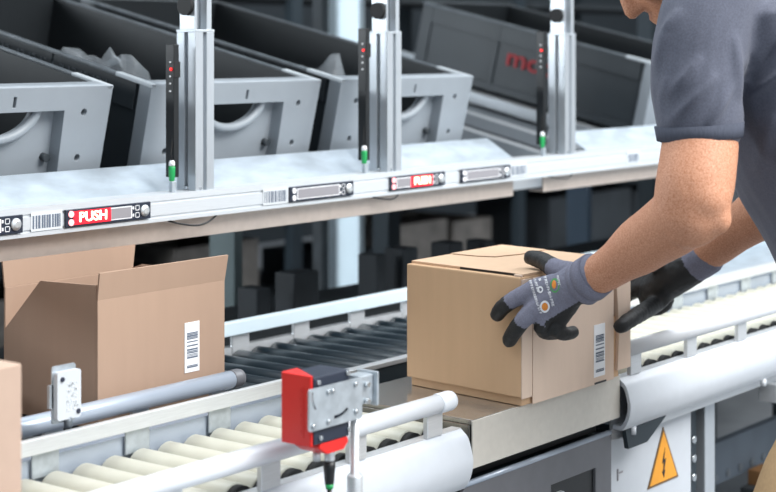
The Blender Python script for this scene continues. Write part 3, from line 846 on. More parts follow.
fr_ = lambda y: Matrix(((1, 0, 0, 0), (0, 0, 1, y), (0, 1, 0, 0), (0, 0, 0, 1)))
prof = [(1.528, z0+0.001), (1.581, z0+0.001), (1.583, z0-0.006), (1.574, z0-0.014), (1.540, z0-0.014), (1.526, z0-0.005)]
MB().plate(prof, [], fr_(hy0+0.001), 0.042).build('foot', 'red', bs, bevel=0.002)
# worn embossed marks on the red head
random.seed(9)
b = MB()
b.box(hx0-0.0006, hx0+0.0005, 1.3115, 1.3125, z0+0.010, z1-0.016)
for k in range(13):
    z = z0+0.011+k*0.0050
    b.box(hx0-0.0006, hx0+0.0005, 1.3120, 1.3120+random.choice((0.003, 0.0045, 0.006)), z, z+0.0012)
    if k % 2: b.box(hx0-0.0006, hx0+0.0005, 1.3155, 1.3168, z, z+0.0036)
b.build('embossed_mark', 'red', hd)
for x, z in ((1.522, z1-0.009), (1.578, z1-0.006), (1.526, z0+0.009), (1.580, z0+0.010)):
    MB().cyl((x, hy0+0.0005, z), (x, hy0-0.003, z), 0.003, seg=12).build('screw', 'bolt', bs)
PX0, PX1 = 1.5000, 1.601
pz0, pz1 = zr(-0.465), zr(-0.414)
YPL = hy0-0.0055
def rr(x0, x1, y0, y1, r, n=5):
    o = []
    for cx, cy, a0 in ((x1-r, y1-r, 0), (x0+r, y1-r, PI/2), (x0+r, y0+r, PI), (x1-r, y0+r, 3*PI/2)):
        for k in range(n+1): o.append((cx+r*math.cos(a0+PI/2*k/n), cy+r*math.sin(a0+PI/2*k/n)))
    return o
def arc_slot(cx, cz, R, a0, a1, hw, n=8):
    o = [(cx+(R+hw)*math.cos(a0+(a1-a0)*k/n), cz+(R+hw)*math.sin(a0+(a1-a0)*k/n)) for k in range(n+1)]
    o += [(cx+(R-hw)*math.cos(a1+(a0-a1)*k/n), cz+(R-hw)*math.sin(a1+(a0-a1)*k/n)) for k in range(n+1)]
    return o
slots = [arc_slot(1.540, pz1-0.006, 0.034, PI*0.98, PI*1.20, 0.0016), arc_slot(1.552, pz1-0.006, 0.035, PI*1.45, PI*1.70, 0.0022)]
MB().plate(rr(PX0, PX1, pz0, pz1, 0.004), [q_[::-1] for q_ in slots], fr_(YPL), 0.0025).build('bracket_plate', 'zinc', bs)
for x, z in ((1.535, pz1-0.008), (1.543, pz1-0.008), (1.587, pz1-0.007), (1.535, pz0+0.007), (1.588, pz0+0.010), (1.507, pz0+0.006)):
    MB().lathe((x, YPL, z), (0, -1, 0), [(0, 0.0032), (0.0022, 0.0032), (0.003, 0.0024)], 10).build('bolt', 'bolt', bs)
MB().box(PX1-0.002, PX1, YPL+0.0025, 1.345, pz0+0.002, pz1).build('bracket_return', 'zinc', bs)
MB().box(PX1+0.008, 1.638, 1.306, 1.330, pz0+0.012, pz1-0.003).build('clamp', 'zinc', bs, bevel=0.002)
MB().box(1.638, 1.642, 1.300, 1.334, pz0+0.008, pz1).build('clamp_plate', 'zinc', bs, bevel=0.001)
for z in (pz0+0.018, pz1-0.012):
    MB().lathe((1.642, 1.317, z), (1, 0, 0), [(0, 0.0055), (0.005, 0.0055), (0.007, 0.004)], 12).build('bolt', 'bolt', bs)
    MB().cyl((1.622, 1.3065, z-0.002), (1.622, 1.300, z-0.002), 0.0035, seg=12).build('bolt', 'bolt', bs)
MB().cyl((1.6005, 1.306, 0.0), (1.6005, 1.306, pz1-0.004), 0.0060, seg=20).build('pole', 'chrome', bs)
MB().lathe((1.6005, 1.306, zr(-0.66)), (0, 0, 1), [(0, 0.0100), (0.12, 0.0100), (0.123, 0.009)], 20).build('collar', 'alu', bs)
MB().lathe((1.6005, 1.306, 0), (0, 0, 1), [(0, 0.06), (0.008, 0.06), (0.012, 0.02)], 24).build('base_plate', 'zinc', bs)
cxx, cyy = 1.563, 1.316
zf_ = z0-0.014
MB().lathe((cxx, cyy, zf_-0.015), (0, 0, 1), [(0, 0.0062), (0.003, 0.0070), (0.006, 0.0064), (0.009, 0.0072), (0.0152, 0.0072)], 16).build('connector_nut', 'chrome', bs)
c = MB().lathe((cxx, cyy, zf_-0.043), (0, 0, 1), [(0, 0.0054), (0.004, 0.0062), (0.02, 0.0074), (0.028, 0.0076)], 16).build('connector', 'black', bs)
MB().lathe((cxx, cyy, zf_-0.049), (0, 0, 1), [(0, 0.0046), (0.006, 0.0056)], 14).build('connector_ring', 'green', c)
MB().tube([(cxx, cyy, zf_-0.048), (cxx, cyy, zf_-0.10), (cxx+0.002, cyy-0.012, zf_-0.2), (cxx+0.012, cyy-0.022, zf_-0.32), (cxx+0.022, cyy-0.022, zf_-0.46), (cxx+0.024, cyy-0.022, 0.02)], 0.003, 10).build('cable', 'black', c)
MB().lathe((1.546, 1.322, zf_-0.012), (0, 0, 1), [(0, 0.005), (0.013, 0.005)], 14).build('blind_plug', 'alu', bs)

# ------------------------------------------------------------------ reflector standing on the near conveyor's back rail
rx, ry = 1.433, 1.652
rf = thing('reflector', 'small white reflector on a steel stem at the back rail of the near conveyor', 'reflector', (rx, ry, zr(-0.50)))
q = Matrix(((1, 0, 0, 0), (0, 0, 1, 1.648), (0, 1, 0, 0), (0, 0, 0, 1)))
rz0, rz1 = zr(-0.486), zr(-0.423)
face = MB().plate(rr(rx-0.020, rx+0.020, rz0, rz1, 0.004), [], q, 0.008).build('reflector_face', 'white_paint', rf, bevel=0.001)
b = MB()
random.seed(2)
for k in range(60):
    x = rx+random.uniform(-0.004, 0.014); z = rz0+random.uniform(0.010, 0.048)
    b.cyl((x, 1.6482, z), (x, 1.6474, z), 0.0013, seg=6)
b.build('dimples', 'label', face)
for x_, z_ in ((rx-0.012, rz1-0.010), (rx+0.015, rz0+0.008)): MB().cyl((x_, 1.649, z_), (x_, 1.6462, z_), 0.0032, seg=12).build('screw', 'ink_dark', face)
b = MB().plate(rr(rx-0.022, rx+0.018, rz0-0.005, rz1+0.007, 0.004), [], Matrix(((1, 0, 0, 0), (0, 0, 1, 1.6563), (0, 1, 0, 0), (0, 0, 0, 1))), 0.002)
b.box(rx-0.026, rx-0.020, 1.6563, 1.661, rz0+0.016, rz0+0.046)
b.build('back_bracket', 'zinc', rf)
MB().cyl((rx+0.002, 1.653, zr(-0.4984)), (rx+0.002, 1.653, rz0+0.002), 0.0055, seg=16).build('stem', 'groove', rf)

# ------------------------------------------------------------------ background: columns and dark storage behind
def column(px_, Y, wx, wy, label, m, z1):
    x = X_at(px_, Y)
    t = thing('support_column', label, 'column', (x, Y, 0))
    MB().box(x-wx/2, x+wx/2, Y-wy/2, Y+wy/2, 0, z1).build('shaft', m, t, bevel=0.003)
    MB().box(x-wx/2-0.02, x+wx/2+0.02, Y-wy/2-0.02, Y+wy/2+0.02, 0, 0.02).build('base_plate', 'dark_metal', t)
    return t
column(346.5, 3.45, 0.03, 0.130, 'pale blue steel column behind the rack, left of the middle post', 'column', 2.6)
column(320, 3.50, 0.03, 0.040, 'dark narrow column touching the left side of the pale blue column', 'darker', 2.6)
column(226, 2.80, 0.03, 0.085, 'grey green steel column behind the open carton', 'column_green', 1.02)
column(579, 2.85, 0.03, 0.080, 'slate blue steel column behind the closed carton', 'column_blue', 1.02)
# dark conveyor bridge lower down behind, and storage shelves with dark bins
sh = thing('storage_shelf', 'dark storage shelving in the gloom behind the rack', 'shelf', (4.0, 4.6, 0))
for z in (0.30, 0.64, 1.0, 1.5, 1.95, 2.4): MB().box(1.4, 9.0, 4.3, 5.0, z-0.02, z).build('shelf_board', 'darker', sh)
for x in (1.5, 3.3, 4.9, 6.5, 8.1): 
    MB().box(x-0.03, x+0.03, 4.29, 4.33, 0, 2.6).build('upright', 'dark_metal', sh)
    MB().box(x-0.03, x+0.03, 4.96, 5.0, 0, 2.6).build('upright', 'dark_metal', sh)
random.seed(12)
def bin_at(x, z, w_, h_, m, label):
    b = MB()
    y0, y1 = 4.36, 4.8
    b.box(x, x+w_, y0, y0+0.01, z+0.0005, z+h_); b.box(x, x+w_, y1-0.01, y1, z+0.0005, z+h_)
    b.box(x, x+0.01, y0+0.01, y1-0.01, z+0.0005, z+h_); b.box(x+w_-0.01, x+w_, y0+0.01, y1-0.01, z+0.0005, z+h_)
    b.box(x+0.01, x+w_-0.01, y0+0.01, y1-0.01, z+0.0005, z+0.01)
    o = b.build('storage_bin', m)
    tag(o, label, 'bin', 'bins on the dark shelving')
for z in (0.30, 0.64):
    x = 2.95
    while x < 8.0:
        w_ = random.choice((0.3, 0.4, 0.45))
        if random.random() < 0.85:
            h_ = random.uniform(0.10, 0.25)
            g_ = random.random() < 0.4
            bin_at(x, z, w_, h_, 'bin_grey' if g_ else 'bin_dark', '%s bin on the %s board of the dark shelving behind the rack' % ('weathered grey' if g_ else 'dark', 'upper' if z > 0.5 else 'lower'))
        x += w_+0.05
# low dark machinery deck between the rear conveyor and the columns
mc = thing('machine_deck', 'dark machine deck with grey lugs behind the rear conveyor', 'machine', (3.5, 2.4, 0))
MB().box(0.2, 7.5, 2.20, 2.62, 0.5, zr(-0.60)).build('cover', 'darker', mc)
for px_, w_, h_ in ((254, 0.022, 0.09), (297, 0.042, 0.115), (372, 0.018, 0.13), (401, 0.03, 0.135), (447, 0.03, 0.13), (480, 0.022, 0.12)):
    x = X_at(px_, 2.45)
    MB().box(x-w_, x+w_, 2.42, 2.48, zr(-0.60), zr(-0.60)+h_*0.8).build('lug', 'bin_dark', mc, bevel=0.004)
for x in (0.5, 3.6, 7.0): MB().box(x-0.04, x+0.04, 2.4, 2.5, 0, 0.5).build('leg', 'dark_metal', mc)
#PERSON#
# ------------------------------------------------------------------ the worker
R_ = Vector((SI, -CO, 0)); F_ = Vector((CO, SI, 0)); UP = Vector((0, 0, 1))   # the worker leans along -R_
class Body:
    """closed tapered limbs and ovoids that are merged into one continuous skin"""
    def __init__(self): self.bm = bmesh.new()
    def limb(self, pts, seg=20):
        """pts: list of (point, radius) -- a round-ended tapered tube"""
        P = [Vector(p) for p, r in pts]; Rr = [r for p, r in pts]
        ctr, rad = [], []
        d0 = (P[1]-P[0]).normalized()
        for k in range(5):
            a = PI/2*(k+0.35)/5.35
            ctr.append(P[0]-d0*Rr[0]*math.cos(a)); rad.append(Rr[0]*math.sin(a))
        n = len(P)
        for i in range(n-1):
            m_ = max(2, int((P[i+1]-P[i]).length/0.012))
            for k in range(m_):
                t = k/m_
                # smooth interpolation through neighbours
                p0, p1, p2, p3 = P[max(i-1, 0)], P[i], P[i+1], P[min(i+2, n-1)]
                q = 0.5*((2*p1)+(p2-p0)*t+(2*p0-5*p1+4*p2-p3)*t*t+(3*p1-p0-3*p2+p3)*t**3)
                ctr.append(q); rad.append(Rr[i]+(Rr[i+1]-Rr[i])*(t*t*(3-2*t)))
        d1 = (P[-1]-P[-2]).normalized()
        for k in range(6):
            a = PI/2*k/5.35
            ctr.append(P[-1]+d1*Rr[-1]*math.sin(a)); rad.append(Rr[-1]*math.cos(a))
        self.rings([(c, None, r, r) for c, r in zip(ctr, rad)], seg)
        return self
    def rings(self, rs, seg=28, ax=None):
        """rs: (centre, (axis a, axis b) or None, ra, rb)"""
        bm = self.bm; prev = None; first = None; up = None
        for i, (c, axes, ra, rb) in enumerate(rs):
            if axes is None:
                d = (rs[min(i+1, len(rs)-1)][0]-rs[max(i-1, 0)][0]).normalized()
                if up is None: up = d.orthogonal().normalized()
                a = (up-d*up.dot(d)).normalized(); up = a; b = d.cross(a)
            else: a, b = axes
            ring = [bm.verts.new(c+ra*math.cos(2*PI*k/seg)*a+rb*math.sin(2*PI*k/seg)*b) for k in range(seg)]
            if prev:
                for k in range(seg):
                    j = (k+1) % seg
                    bm.faces.new((prev[k], prev[j], ring[j], ring[k]))
            else: first = ring
            prev = ring
        bm.faces.new(first[::-1]); bm.faces.new(prev)
        return self
    def ovoid(self, c, radii, axes=None):
        a = axes or (Vector((1, 0, 0)), Vector((0, 1, 0)), Vector((0, 0, 1)))
        r = bmesh.ops.create_icosphere(self.bm, subdivisions=4, radius=1)
        for v in r['verts']:
            p = v.co.copy()
            v.co = Vector(c)+a[0]*p.x*radii[0]+a[1]*p.y*radii[1]+a[2]*p.z*radii[2]
        return self
    def merge(self, name, m, voxel, smooth=3, parent=None, shape=None):
        bm = self.bm
        bmesh.ops.recalc_face_normals(bm, faces=bm.faces[:])
        me = bpy.data.meshes.new(name); bm.to_mesh(me); bm.free()
        tmp = bpy.data.objects.new(name+'_tmp', me); COL.objects.link(tmp)
        md = tmp.modifiers.new('r', 'REMESH'); md.mode = 'VOXEL'; md.voxel_size = voxel
        if smooth:
            sm = tmp.modifiers.new('s', 'SMOOTH'); sm.iterations = smooth; sm.factor = 0.5
        dg = bpy.context.evaluated_depsgraph_get()
        out = bpy.data.meshes.new_from_object(tmp.evaluated_get(dg))
        bpy.data.objects.remove(tmp); bpy.data.meshes.remove(me)
        out.name = name
        if shape:
            nn = [v.normal.copy() for v in out.vertices]
            cc = [shape(v.co.copy(), n_) for v, n_ in zip(out.vertices, nn)]
            out.vertices.foreach_set('co', [x for c_ in cc for x in c_])
            out.update()
        out.polygons.foreach_set('use_smooth', [True]*len(out.polygons))
        return link_mesh(name, out, m, parent)

# joints -----------------------------------------------------------
shL, elL, wrL = W(706, 8, 2.285), W(697, 200, 2.225), W(591, 279, 2.425)
shR, elR, wrR = W(752, 18, 2.60), W(806, 180, 2.62), W(696, 263, 2.79)
pelvis = W(893, 335, 2.42)
neck0, headc = W(733, -22, 2.44), W(671, -50, 2.44)

root = thing('person', 'bending worker in a dark grey polo shirt and work gloves gripping the closed carton', 'person', (W(860, 45, 2.42).x, W(860, 45, 2.42).y, 0))

th_ = math.radians(48)
fd = -R_*math.cos(th_)-UP*math.sin(th_)          # where the face points
ud = UP*math.cos(th_)-R_*math.sin(th_)           # crown direction
sd = F_                                          # his right
H = lambda f, u, s_=0: headc+fd*f+ud*u+sd*s_

B = Body()
# left arm (near) with elbow point and forearm swell
B.limb([(shL, 0.045), (W(702, 90, 2.262), 0.045), (W(700, 126, 2.260), 0.0480), (W(700, 145, 2.254), 0.0525), (W(695, 185, 2.235), 0.0535), (W(689, 212, 2.235), 0.050)])
B.limb([(W(700, 196, 2.222), 0.043), (W(678, 220, 2.26), 0.0455), (W(646, 242, 2.325), 0.0415), (W(614, 265, 2.385), 0.0315), (W(599, 274.5, 2.407), 0.0290), (wrL, 0.0275)])
B.ovoid(W(717, 218, 2.213), (0.021, 0.020, 0.024))
# left hand inside the glove
B.limb([(wrL, 0.0255), (W(584, 282, 2.434), 0.0235), (W(572, 286, 2.446), 0.016), (W(556, 297, 2.464), 0.010)])
# right arm
B.limb([(shR, 0.045), (W(783, 90, 2.61), 0.043), (W(790, 125, 2.615), 0.047), (elR, 0.046)])
B.limb([(elR, 0.045), (W(768, 208, 2.68), 0.044), (W(728, 236, 2.74), 0.036), (wrR, 0.028)])
B.limb([(wrR, 0.0235), (W(672, 279, 2.81), 0.016), (W(655, 292, 2.825), 0.012)])
# trunk (inside the shirt), neck, head
tor = [(330, 893, 2.43, .105, .155), (250, 852, 2.43, .098, .14), (185, 817, 2.43, .10, .15), (120, 792, 2.43, .11, .16), (60, 770, 2.43, .105, .165), (10, 755, 2.43, .085, .165), (-22, 742, 2.435, .055, .085)]
B.rings([(W(x, y, d), (R_, F_), a, b) for y, x, d, a, b in tor])
B.limb([(W(745, 0, 2.44), 0.062), (neck0, 0.059), (W(712, -40, 2.44), 0.057)])
B.ovoid(H(-0.012, 0.035), (0.096, 0.087, 0.078), (fd, ud, sd))       # cranium
B.ovoid(H(0.026, -0.015), (0.066, 0.086, 0.066), (fd, ud, sd))        # face
B.ovoid(H(0.040, -0.078), (0.042, 0.036, 0.046), (fd, ud, sd))        # jaw
B.ovoid(H(0.070, -0.098), (0.020, 0.018, 0.023), (fd, ud, sd))        # chin
B.limb([(H(0.083, 0.022), 0.010), (H(0.098, 0.000), 0.011), (H(0.106, -0.018), 0.0125)])   # nose
B.ovoid(H(0.093, -0.022, 0.011), (0.010, 0.008, 0.008), (fd, ud, sd)); B.ovoid(H(0.093, -0.022, -0.011), (0.010, 0.008, 0.008), (fd, ud, sd))
B.ovoid(H(0.080, 0.035), (0.014, 0.012, 0.052), (fd, ud, sd))         # brow
for s_ in (1, -1):
    B.ovoid(H(0.060, -0.012, 0.040*s_), (0.028, 0.024, 0.024), (fd, ud, sd))   # cheek
    B.ovoid(H(-0.012, -0.004, 0.079*s_), (0.020, 0.032, 0.011), (fd, ud, sd))  # ear
B.ovoid(H(0.088, -0.048), (0.012, 0.007, 0.024), (fd, ud, sd)); B.ovoid(H(0.085, -0.061), (0.012, 0.008, 0.021), (fd, ud, sd))   # lips
# legs inside the trousers
hipL, hipR = W(890, 360, 2.335), W(897, 360, 2.515)
knL, knR = W(770, 600, 2.30), W(905, 615, 2.58)
anL, anR = W(805, 905, 2.30), W(985, 885, 2.56)
for hp, kn, an in ((hipL, knL, anL), (hipR, knR, anR)):
    B.limb([(hp, 0.075), (hp.lerp(kn, 0.5), 0.070), (kn, 0.052), (kn.lerp(an, 0.3), 0.053), (an, 0.036)])
body = B.merge('body', 'skin', 0.0065, 3, root)
for s_ in (1, -1):
    e = MB().lathe(H(0.069, 0.014, 0.031*s_), fd, [(-0.012, 0.001), (-0.008, 0.009), (0, 0.0122), (0.008, 0.009), (0.012, 0.001)], 16).build('eye', 'eye', root)
    MB().lathe(H(0.0785, 0.013, 0.031*s_), fd, [(0, 0.0055), (0.003, 0.004)], 14).build('iris', 'iris', e)
B = Body()
B.ovoid(H(-0.022, 0.045), (0.095, 0.089, 0.084), (fd, ud, sd)); B.ovoid(H(-0.055, -0.005), (0.055, 0.065, 0.076), (fd, ud, sd))
B.merge('hair', 'hair', 0.006, 2, root)

# shirt ------------------------------------------------------------
tor = [(352, 903, 2.43, .128, .182), (330, 894, 2.43, .122, .178), (285, 869, 2.43, .118, .17), (250, 850, 2.43, .117, .168), (185, 816, 2.43, .121, .18), (120, 790, 2.43, .130, .188), (60, 769, 2.43, .125, .190), (15, 756, 2.43, .105, .188), (-15, 745, 2.435, .075, .12), (-26, 738, 2.435, .066, .08)]
B = Body()
B.rings([(W(x, y, d), (R_, F_), a, b) for y, x, d, a, b in tor])
B.limb([(W(722, -12, 2.31), 0.066), (W(705, 25, 2.285), 0.0675), (W(698, 75, 2.270), 0.0645), (W(699, 108, 2.264), 0.0618), (W(699.5, 125, 2.262), 0.0590)])
B.limb([(W(755, 0, 2.575), 0.064), (W(768, 50, 2.60), 0.066), (W(783, 100, 2.61), 0.062)])
slv = W(698, 75, 2.268)
CREASE = [(W(669, 80, 2.2), W(658, 122, 2.2), 0.006, 0.005), (W(668, 38, 2.22), W(654, 74, 2.22), 0.007, 0.005), (W(716, 78, 2.19), W(674, 124, 2.19), 0.008, 0.0042),
          (W(736, 88, 2.19), W(712, 124, 2.19), 0.008, 0.004), (W(700, 60, 2.2), W(672, 95, 2.2), 0.008, 0.003), (W(745, 70, 2.24), W(752, 125, 2.26), 0.009, -0.004),
          (W(778, 40, 2.25), W(752, 84, 2.24), 0.008, -0.004), (W(790, 62, 2.25), W(756, 96, 2.25), 0.008, 0.006), (W(735, 40, 2.23), W(741, 95, 2.22), 0.009, 0.003),
          (W(680, 12, 2.22), W(661, 44, 2.22), 0.008, 0.004), (W(775, 120, 2.25), W(764, 200, 2.25), 0.010, 0.004), (W(800, 130, 2.25), W(790, 230, 2.25), 0.010, 0.004)]
def folds(p, n):
    k = 0.0030*noise.noise(p*17)
    for a_, b_, w_, amp in CREASE:
        d, t = seg_t(p, a_, b_)
        # distance across the crease, measured in the plane the sleeve faces
        q = p-(a_+(b_-a_)*t); q = (q-F_*q.dot(F_)*0.85)*1.35
        k += 2.4*amp*math.exp(-(q.length/w_)**2)*(0.25+0.75*math.sin(PI*min(1, max(0, 0.08+0.84*t))))
    return p+n*k
def seg_t(p, a, b):
    d = b-a; t = max(0, min(1, (p-a).dot(d)/d.length_squared)); return (p-(a+d*t)).length, t
shirt = B.merge('shirt', 'shirt', 0.0048, 3, root, folds)
def band(c0, c1, r0, r1, name, m, parent, th=0.0035):
    c0, c1 = Vector(c0), Vector(c1); d = (c1-c0); L = d.length; d.normalize()
    b = MB(); a = d.orthogonal().normalized(); e = d.cross(a); seg = 40
    prof = [(0, r0), (L, r1), (L+0.001, r1-th), (0, r0-th-0.004)]
    rings = [[b.bm.verts.new(c0+d*h+r*(math.cos(2*PI*i/seg)*a+math.sin(2*PI*i/seg)*e)) for i in range(seg)] for h, r in prof]
    for A, C in zip(rings, rings[1:]+rings[:1]):
        for i in range(seg):
            j = (i+1) % seg
            f = b.bm.faces.new((A[i], A[j], C[j], C[i])); f.smooth = True
    return b.build(name, m, parent)
band(W(699, 124, 2.262), W(700, 138.5, 2.262), 0.0612, 0.0588, 'sleeve_band', 'cuff', shirt, 0.003)
band(W(784, 105, 2.61), W(790, 122, 2.613), 0.063, 0.058, 'sleeve_band', 'cuff', shirt, 0.003)
MB().tube([W(715, -40, 2.37)+R_*0.0, W(700, -8, 2.44), W(722, -30, 2.51), W(752, -42, 2.44), W(715, -40, 2.37)], 0.012, 10).build('collar', 'cuff', shirt)

# trousers and shoes
B = Body()
B.rings([(W(x, y, d), (R_, F_), a, b) for y, x, d, a, b in [(322, 893, 2.43, .115, .165), (350, 900, 2.43, .127, .178), (400, 900, 2.43, .125, .175), (440, 895, 2.43, .095, .15)]])
for hp, kn, an in ((hipL, knL, anL), (hipR, knR, anR)):
    B.limb([(hp, 0.096), (hp.lerp(kn, 0.5), 0.088), (kn, 0.070), (kn.lerp(an, 0.5), 0.066), (an+Vector((0, 0, 0.03)), 0.058)])
B.merge('trousers', 'trouser', 0.009, 3, root, lambda p, n: p+n*0.004*noise.noise(p*12))
for an in (anL, anR):
    B = Body()
    B.limb([(Vector((an.x, an.y, 0.045))+R_*0.05, 0.040), (Vector((an.x, an.y, 0.05)), 0.045), (Vector((an.x, an.y, 0.045))-R_*0.10, 0.040), (Vector((an.x, an.y, 0.036))-R_*0.17, 0.032)])
    B.ovoid(an+Vector((0, 0, -0.005)), (0.048, 0.048, 0.06))
    B.merge('shoe', 'shoe', 0.006, 2, root, lambda p, n: Vector((p.x, p.y, max(p.z, 0.0))))

# gloves -----------------------------------------------------------
G = Body()
IM, MM, RM, PM = W(534, 289, 2.462), W(540, 303, 2.452), W(547, 315, 2.456), W(556, 323, 2.468)
G.limb([(W(594, 276, 2.417), 0.0325), (W(588, 280.5, 2.428), 0.0318), (W(578, 284, 2.437), 0.0305), (W(562, 292, 2.452), 0.0265), (W(552, 299, 2.462), 0.020)])
for mcp, r0 in ((IM, 0.0150), (MM, 0.0152), (RM, 0.0150), (PM, 0.0142)):
    G.limb([(W(576, 284, 2.44), 0.0235), (W(576, 284, 2.44).lerp(mcp, 0.55), 0.0190), (mcp, r0)])
fing = {
 'index': [(IM, 0.0145), (W(513, 300, 2.470), 0.0128), (W(502, 308, 2.480), 0.0122), (W(497.5, 314.5, 2.490), 0.0112)],
 'middle': [(MM, 0.0148), (W(524, 319, 2.452), 0.0130), (W(514, 332, 2.464), 0.0122), (W(509.5, 340, 2.475), 0.0113)],
 'ring': [(RM, 0.0142), (W(541, 328, 2.456), 0.0120), (W(549, 333, 2.476), 0.0110), (W(559, 332, 2.500), 0.0102)],
 'pinky': [(PM, 0.0132), (W(556, 331, 2.455), 0.0108), (W(566, 334, 2.472), 0.0102), (W(573, 332, 2.488), 0.0096)],
 'thumb': [(W(574, 274, 2.455), 0.018), (W(556, 269, 2.50), 0.0158), (W(542, 260.5, 2.535), 0.0135), (W(531, 257.6, 2.558), 0.0118)],
}
for k in fing: G.limb(fing[k])
glove = G.merge('glove', ['glove', 'glove_black'], 0.0027, 3, root, lambda p, n: p+n*0.0007*noise.noise(p*160))
glove['label'] = 'slate knitted glove with black dipped fingertips and palm'
def seg_t(p, a, b):
    d = b-a; t = max(0, min(1, (p-a).dot(d)/d.length_squared)); return (p-(a+d*t)).length, t
inv = MATS[root.name]
palm = (F_*0.10-UP*0.99).normalized()
for poly in glove.data.polygons:
    p = inv @ poly.center; n = poly.normal
    best = None
    for k, ch in fing.items():
        for i in range(len(ch)-1):
            d, t = seg_t(p, ch[i][0], ch[i+1][0])
            if best is None or d-ch[i][1] < best[0]: best = (d-ch[i][1], k, i+t)
    dip = {'index': 1.15, 'middle': 1.15, 'ring': 0.75, 'pinky': 0.45, 'thumb': 1.2}[best[1]]
    black = best[0] < 0.004 and best[2] > dip-0.5*max(0, n.dot((F_-UP).normalized())) and (best[2] > 0.05)
    q_ = p-Vector((0, 0, HCAM)); dp = q_.dot(F_)
    qx, qy = 388+FPX*q_.dot(R_)/dp, 45-FPX*q_.z/dp
    below = ((qx-548)*(290-321)-(qy-321)*(600-548))/-60.5
    black = black or (below > -1.0 and qx > 545 and n.dot(palm) > -0.35)
    if (p-W(600, 272, 2.407)).length < 0.026: black = False
    poly.material_index = 1 if black else 0
# printed marks on the back of the glove, laid onto its surface
bv = BVHTree.FromPolygons([inv @ v.co for v in glove.data.vertices], [list(p.vertices) for p in glove.data.polygons])
def print_on(bm2d, name, m, par):
    """bm2d: list of polygons in photo-plane pixel pairs; dropped along the view direction onto the glove"""
    b = MB()
    for poly in bm2d:
        vs = []
        for x, y in poly:
            o = W(x, y, 2.25); d = (W(x, y, 2.6)-o).normalized()
            hit = bv.ray_cast(o, d)
            if hit[0] is None: vs = []; break
            vs.append(b.bm.verts.new(hit[0]+hit[1]*0.0005))
        if len(vs) > 2: b.bm.faces.new(vs)
    bmesh.ops.remove_doubles(b.bm, verts=b.bm.verts[:], dist=0.00005)
    return b.build(name, m, par, fix=False)
def strokes(x0, y0, ang, n, size, seed, gap=1.35):
    """a column of small letter-like marks along direction ang (the print on the glove cannot be read)"""
    random.seed(seed); out = []
    ca, sa = math.cos(ang), math.sin(ang)
    T = lambda u, v: (x0+u*ca-v*sa, y0+u*sa+v*ca)
    for i in range(n):
        u = i*size*gap
        s_ = size
        def bar(a, c, d, e): out.append([T(u+a*s_, c*s_), T(u+d*s_, c*s_), T(u+d*s_, e*s_), T(u+a*s_, e*s_)])
        bar(0, 0, 0.3, 1.4)
        if random.random() < 0.8: bar(0.3, 0, 1.0, 0.32)
        if random.random() < 0.7: bar(0.3, 0.55, 0.9, 0.85)
        if random.random() < 0.5: bar(0.3, 1.1, 1.0, 1.4)
        if random.random() < 0.4: bar(0.72, 0.3, 1.0, 1.3)
    return out
a = math.radians(72)
print_on(strokes(531.2, 280, a, 15, 1.75, 1)+strokes(535.5, 277.0, a, 6, 1.9, 2)+strokes(545.5, 274, math.radians(74), 13, 1.9, 4)+strokes(540, 276, a, 2, 1.9, 9), 'printed_mark', 'white_print', glove)
disc = lambda cx, cy, rx_, ry_, n=16: [(cx+rx_*math.cos(2*PI*k/n), cy+ry_*math.sin(2*PI*k/n)) for k in range(n)]
def ringp(cx, cy, r0, r1, ky=1.15, n=18):
    return [[(cx+r0*math.cos(2*PI*k/n), cy+r0*ky*math.sin(2*PI*k/n)), (cx+r1*math.cos(2*PI*k/n), cy+r1*ky*math.sin(2*PI*k/n)),
             (cx+r1*math.cos(2*PI*(k+1)/n), cy+r1*ky*math.sin(2*PI*(k+1)/n)), (cx+r0*math.cos(2*PI*(k+1)/n), cy+r0*ky*math.sin(2*PI*(k+1)/n))] for k in range(n)]
print_on(ringp(544.9, 306.6, 3.2, 4.9, 1.25), 'printed_mark', 'white_print', glove)
print_on(ringp(540.4, 289.6, 1.5, 2.9, 1.2), 'printed_mark', 'white_print', glove)
print_on([disc(544.9, 306.6, 3.1, 3.9)], 'printed_mark', 'orange_print', glove)
print_on(ringp(555, 285.5, 3.6, 4.7, 1.55), 'printed_mark', 'green_print', glove)
print_on([disc(554.2, 284.5, 2.2, 4.2)], 'printed_mark', 'orange_print', glove)
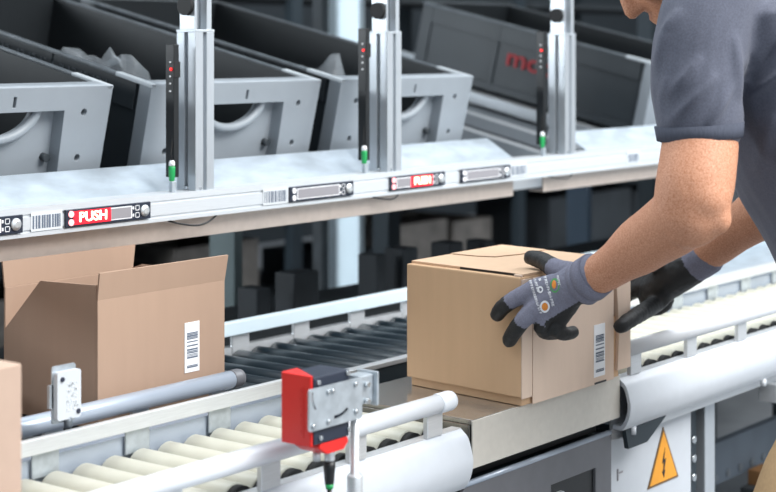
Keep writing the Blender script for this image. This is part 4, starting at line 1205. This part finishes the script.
print_on(strokes(558.8, 275.5, math.radians(78), 5, 1.5, 12), 'printed_mark', 'white_print', glove)
# knitted wristband with two ridges
for k, (c0, c1, r) in enumerate(((W(596.5, 274, 2.410), W(589, 279.5, 2.424), 0.0342), (W(588.5, 280, 2.425), W(582, 284, 2.434), 0.0334))):
    band(c0, c1, r-0.001, r, 'wristband', 'glove', glove, 0.004)

G = Body()
G.limb([(W(706, 256, 2.775), 0.033), (wrR, 0.0315), (W(682, 272, 2.80), 0.032), (W(668, 281, 2.815), 0.031), (W(655, 289, 2.83), 0.026)])
mR = {'index': W(641, 279, 2.86), 'middle': W(640, 288, 2.85), 'ring': W(647, 297, 2.835), 'pinky': W(656, 304, 2.815)}
for k, p in mR.items(): G.limb([(W(672, 279, 2.815), 0.024), (W(672, 279, 2.815).lerp(p, 0.6), 0.0195), (p, 0.0155)])
fR = {
 'index': [(mR['index'], 0.015), (W(628, 284, 2.875), 0.013), (W(619, 291, 2.86), 0.0125), (W(615, 296, 2.85), 0.0115)],
 'middle': [(mR['middle'], 0.0155), (W(628, 294, 2.868), 0.0135), (W(618, 301, 2.852), 0.013), (W(614, 306, 2.842), 0.012)],
 'ring': [(mR['ring'], 0.015), (W(652, 309, 2.86), 0.0125), (W(664, 306, 2.86), 0.012), (W(668, 300, 2.85), 0.011)],
 'pinky': [(mR['pinky'], 0.0150), (W(641, 313, 2.745), 0.0140), (W(630, 320, 2.690), 0.0130), (W(621, 326, 2.668), 0.0122)],
 'thumb': [(W(672, 270, 2.82), 0.018), (W(652, 262, 2.80), 0.016), (W(636, 256, 2.77), 0.0135), (W(626, 252.5, 2.75), 0.0115)],
}
for k in fR: G.limb(fR[k])
gR = G.merge('glove', ['glove_black', 'glove'], 0.003, 3, root, lambda p, n: p+n*0.0012*noise.noise(p*120))
gR['label'] = 'black dipped glove with a grey knitted cuff'
for poly in gR.data.polygons:
    p = inv @ poly.center
    d, t = seg_t(p, W(709, 254, 2.77), W(668, 281, 2.815))
    poly.material_index = 1 if t < 0.40 else 0
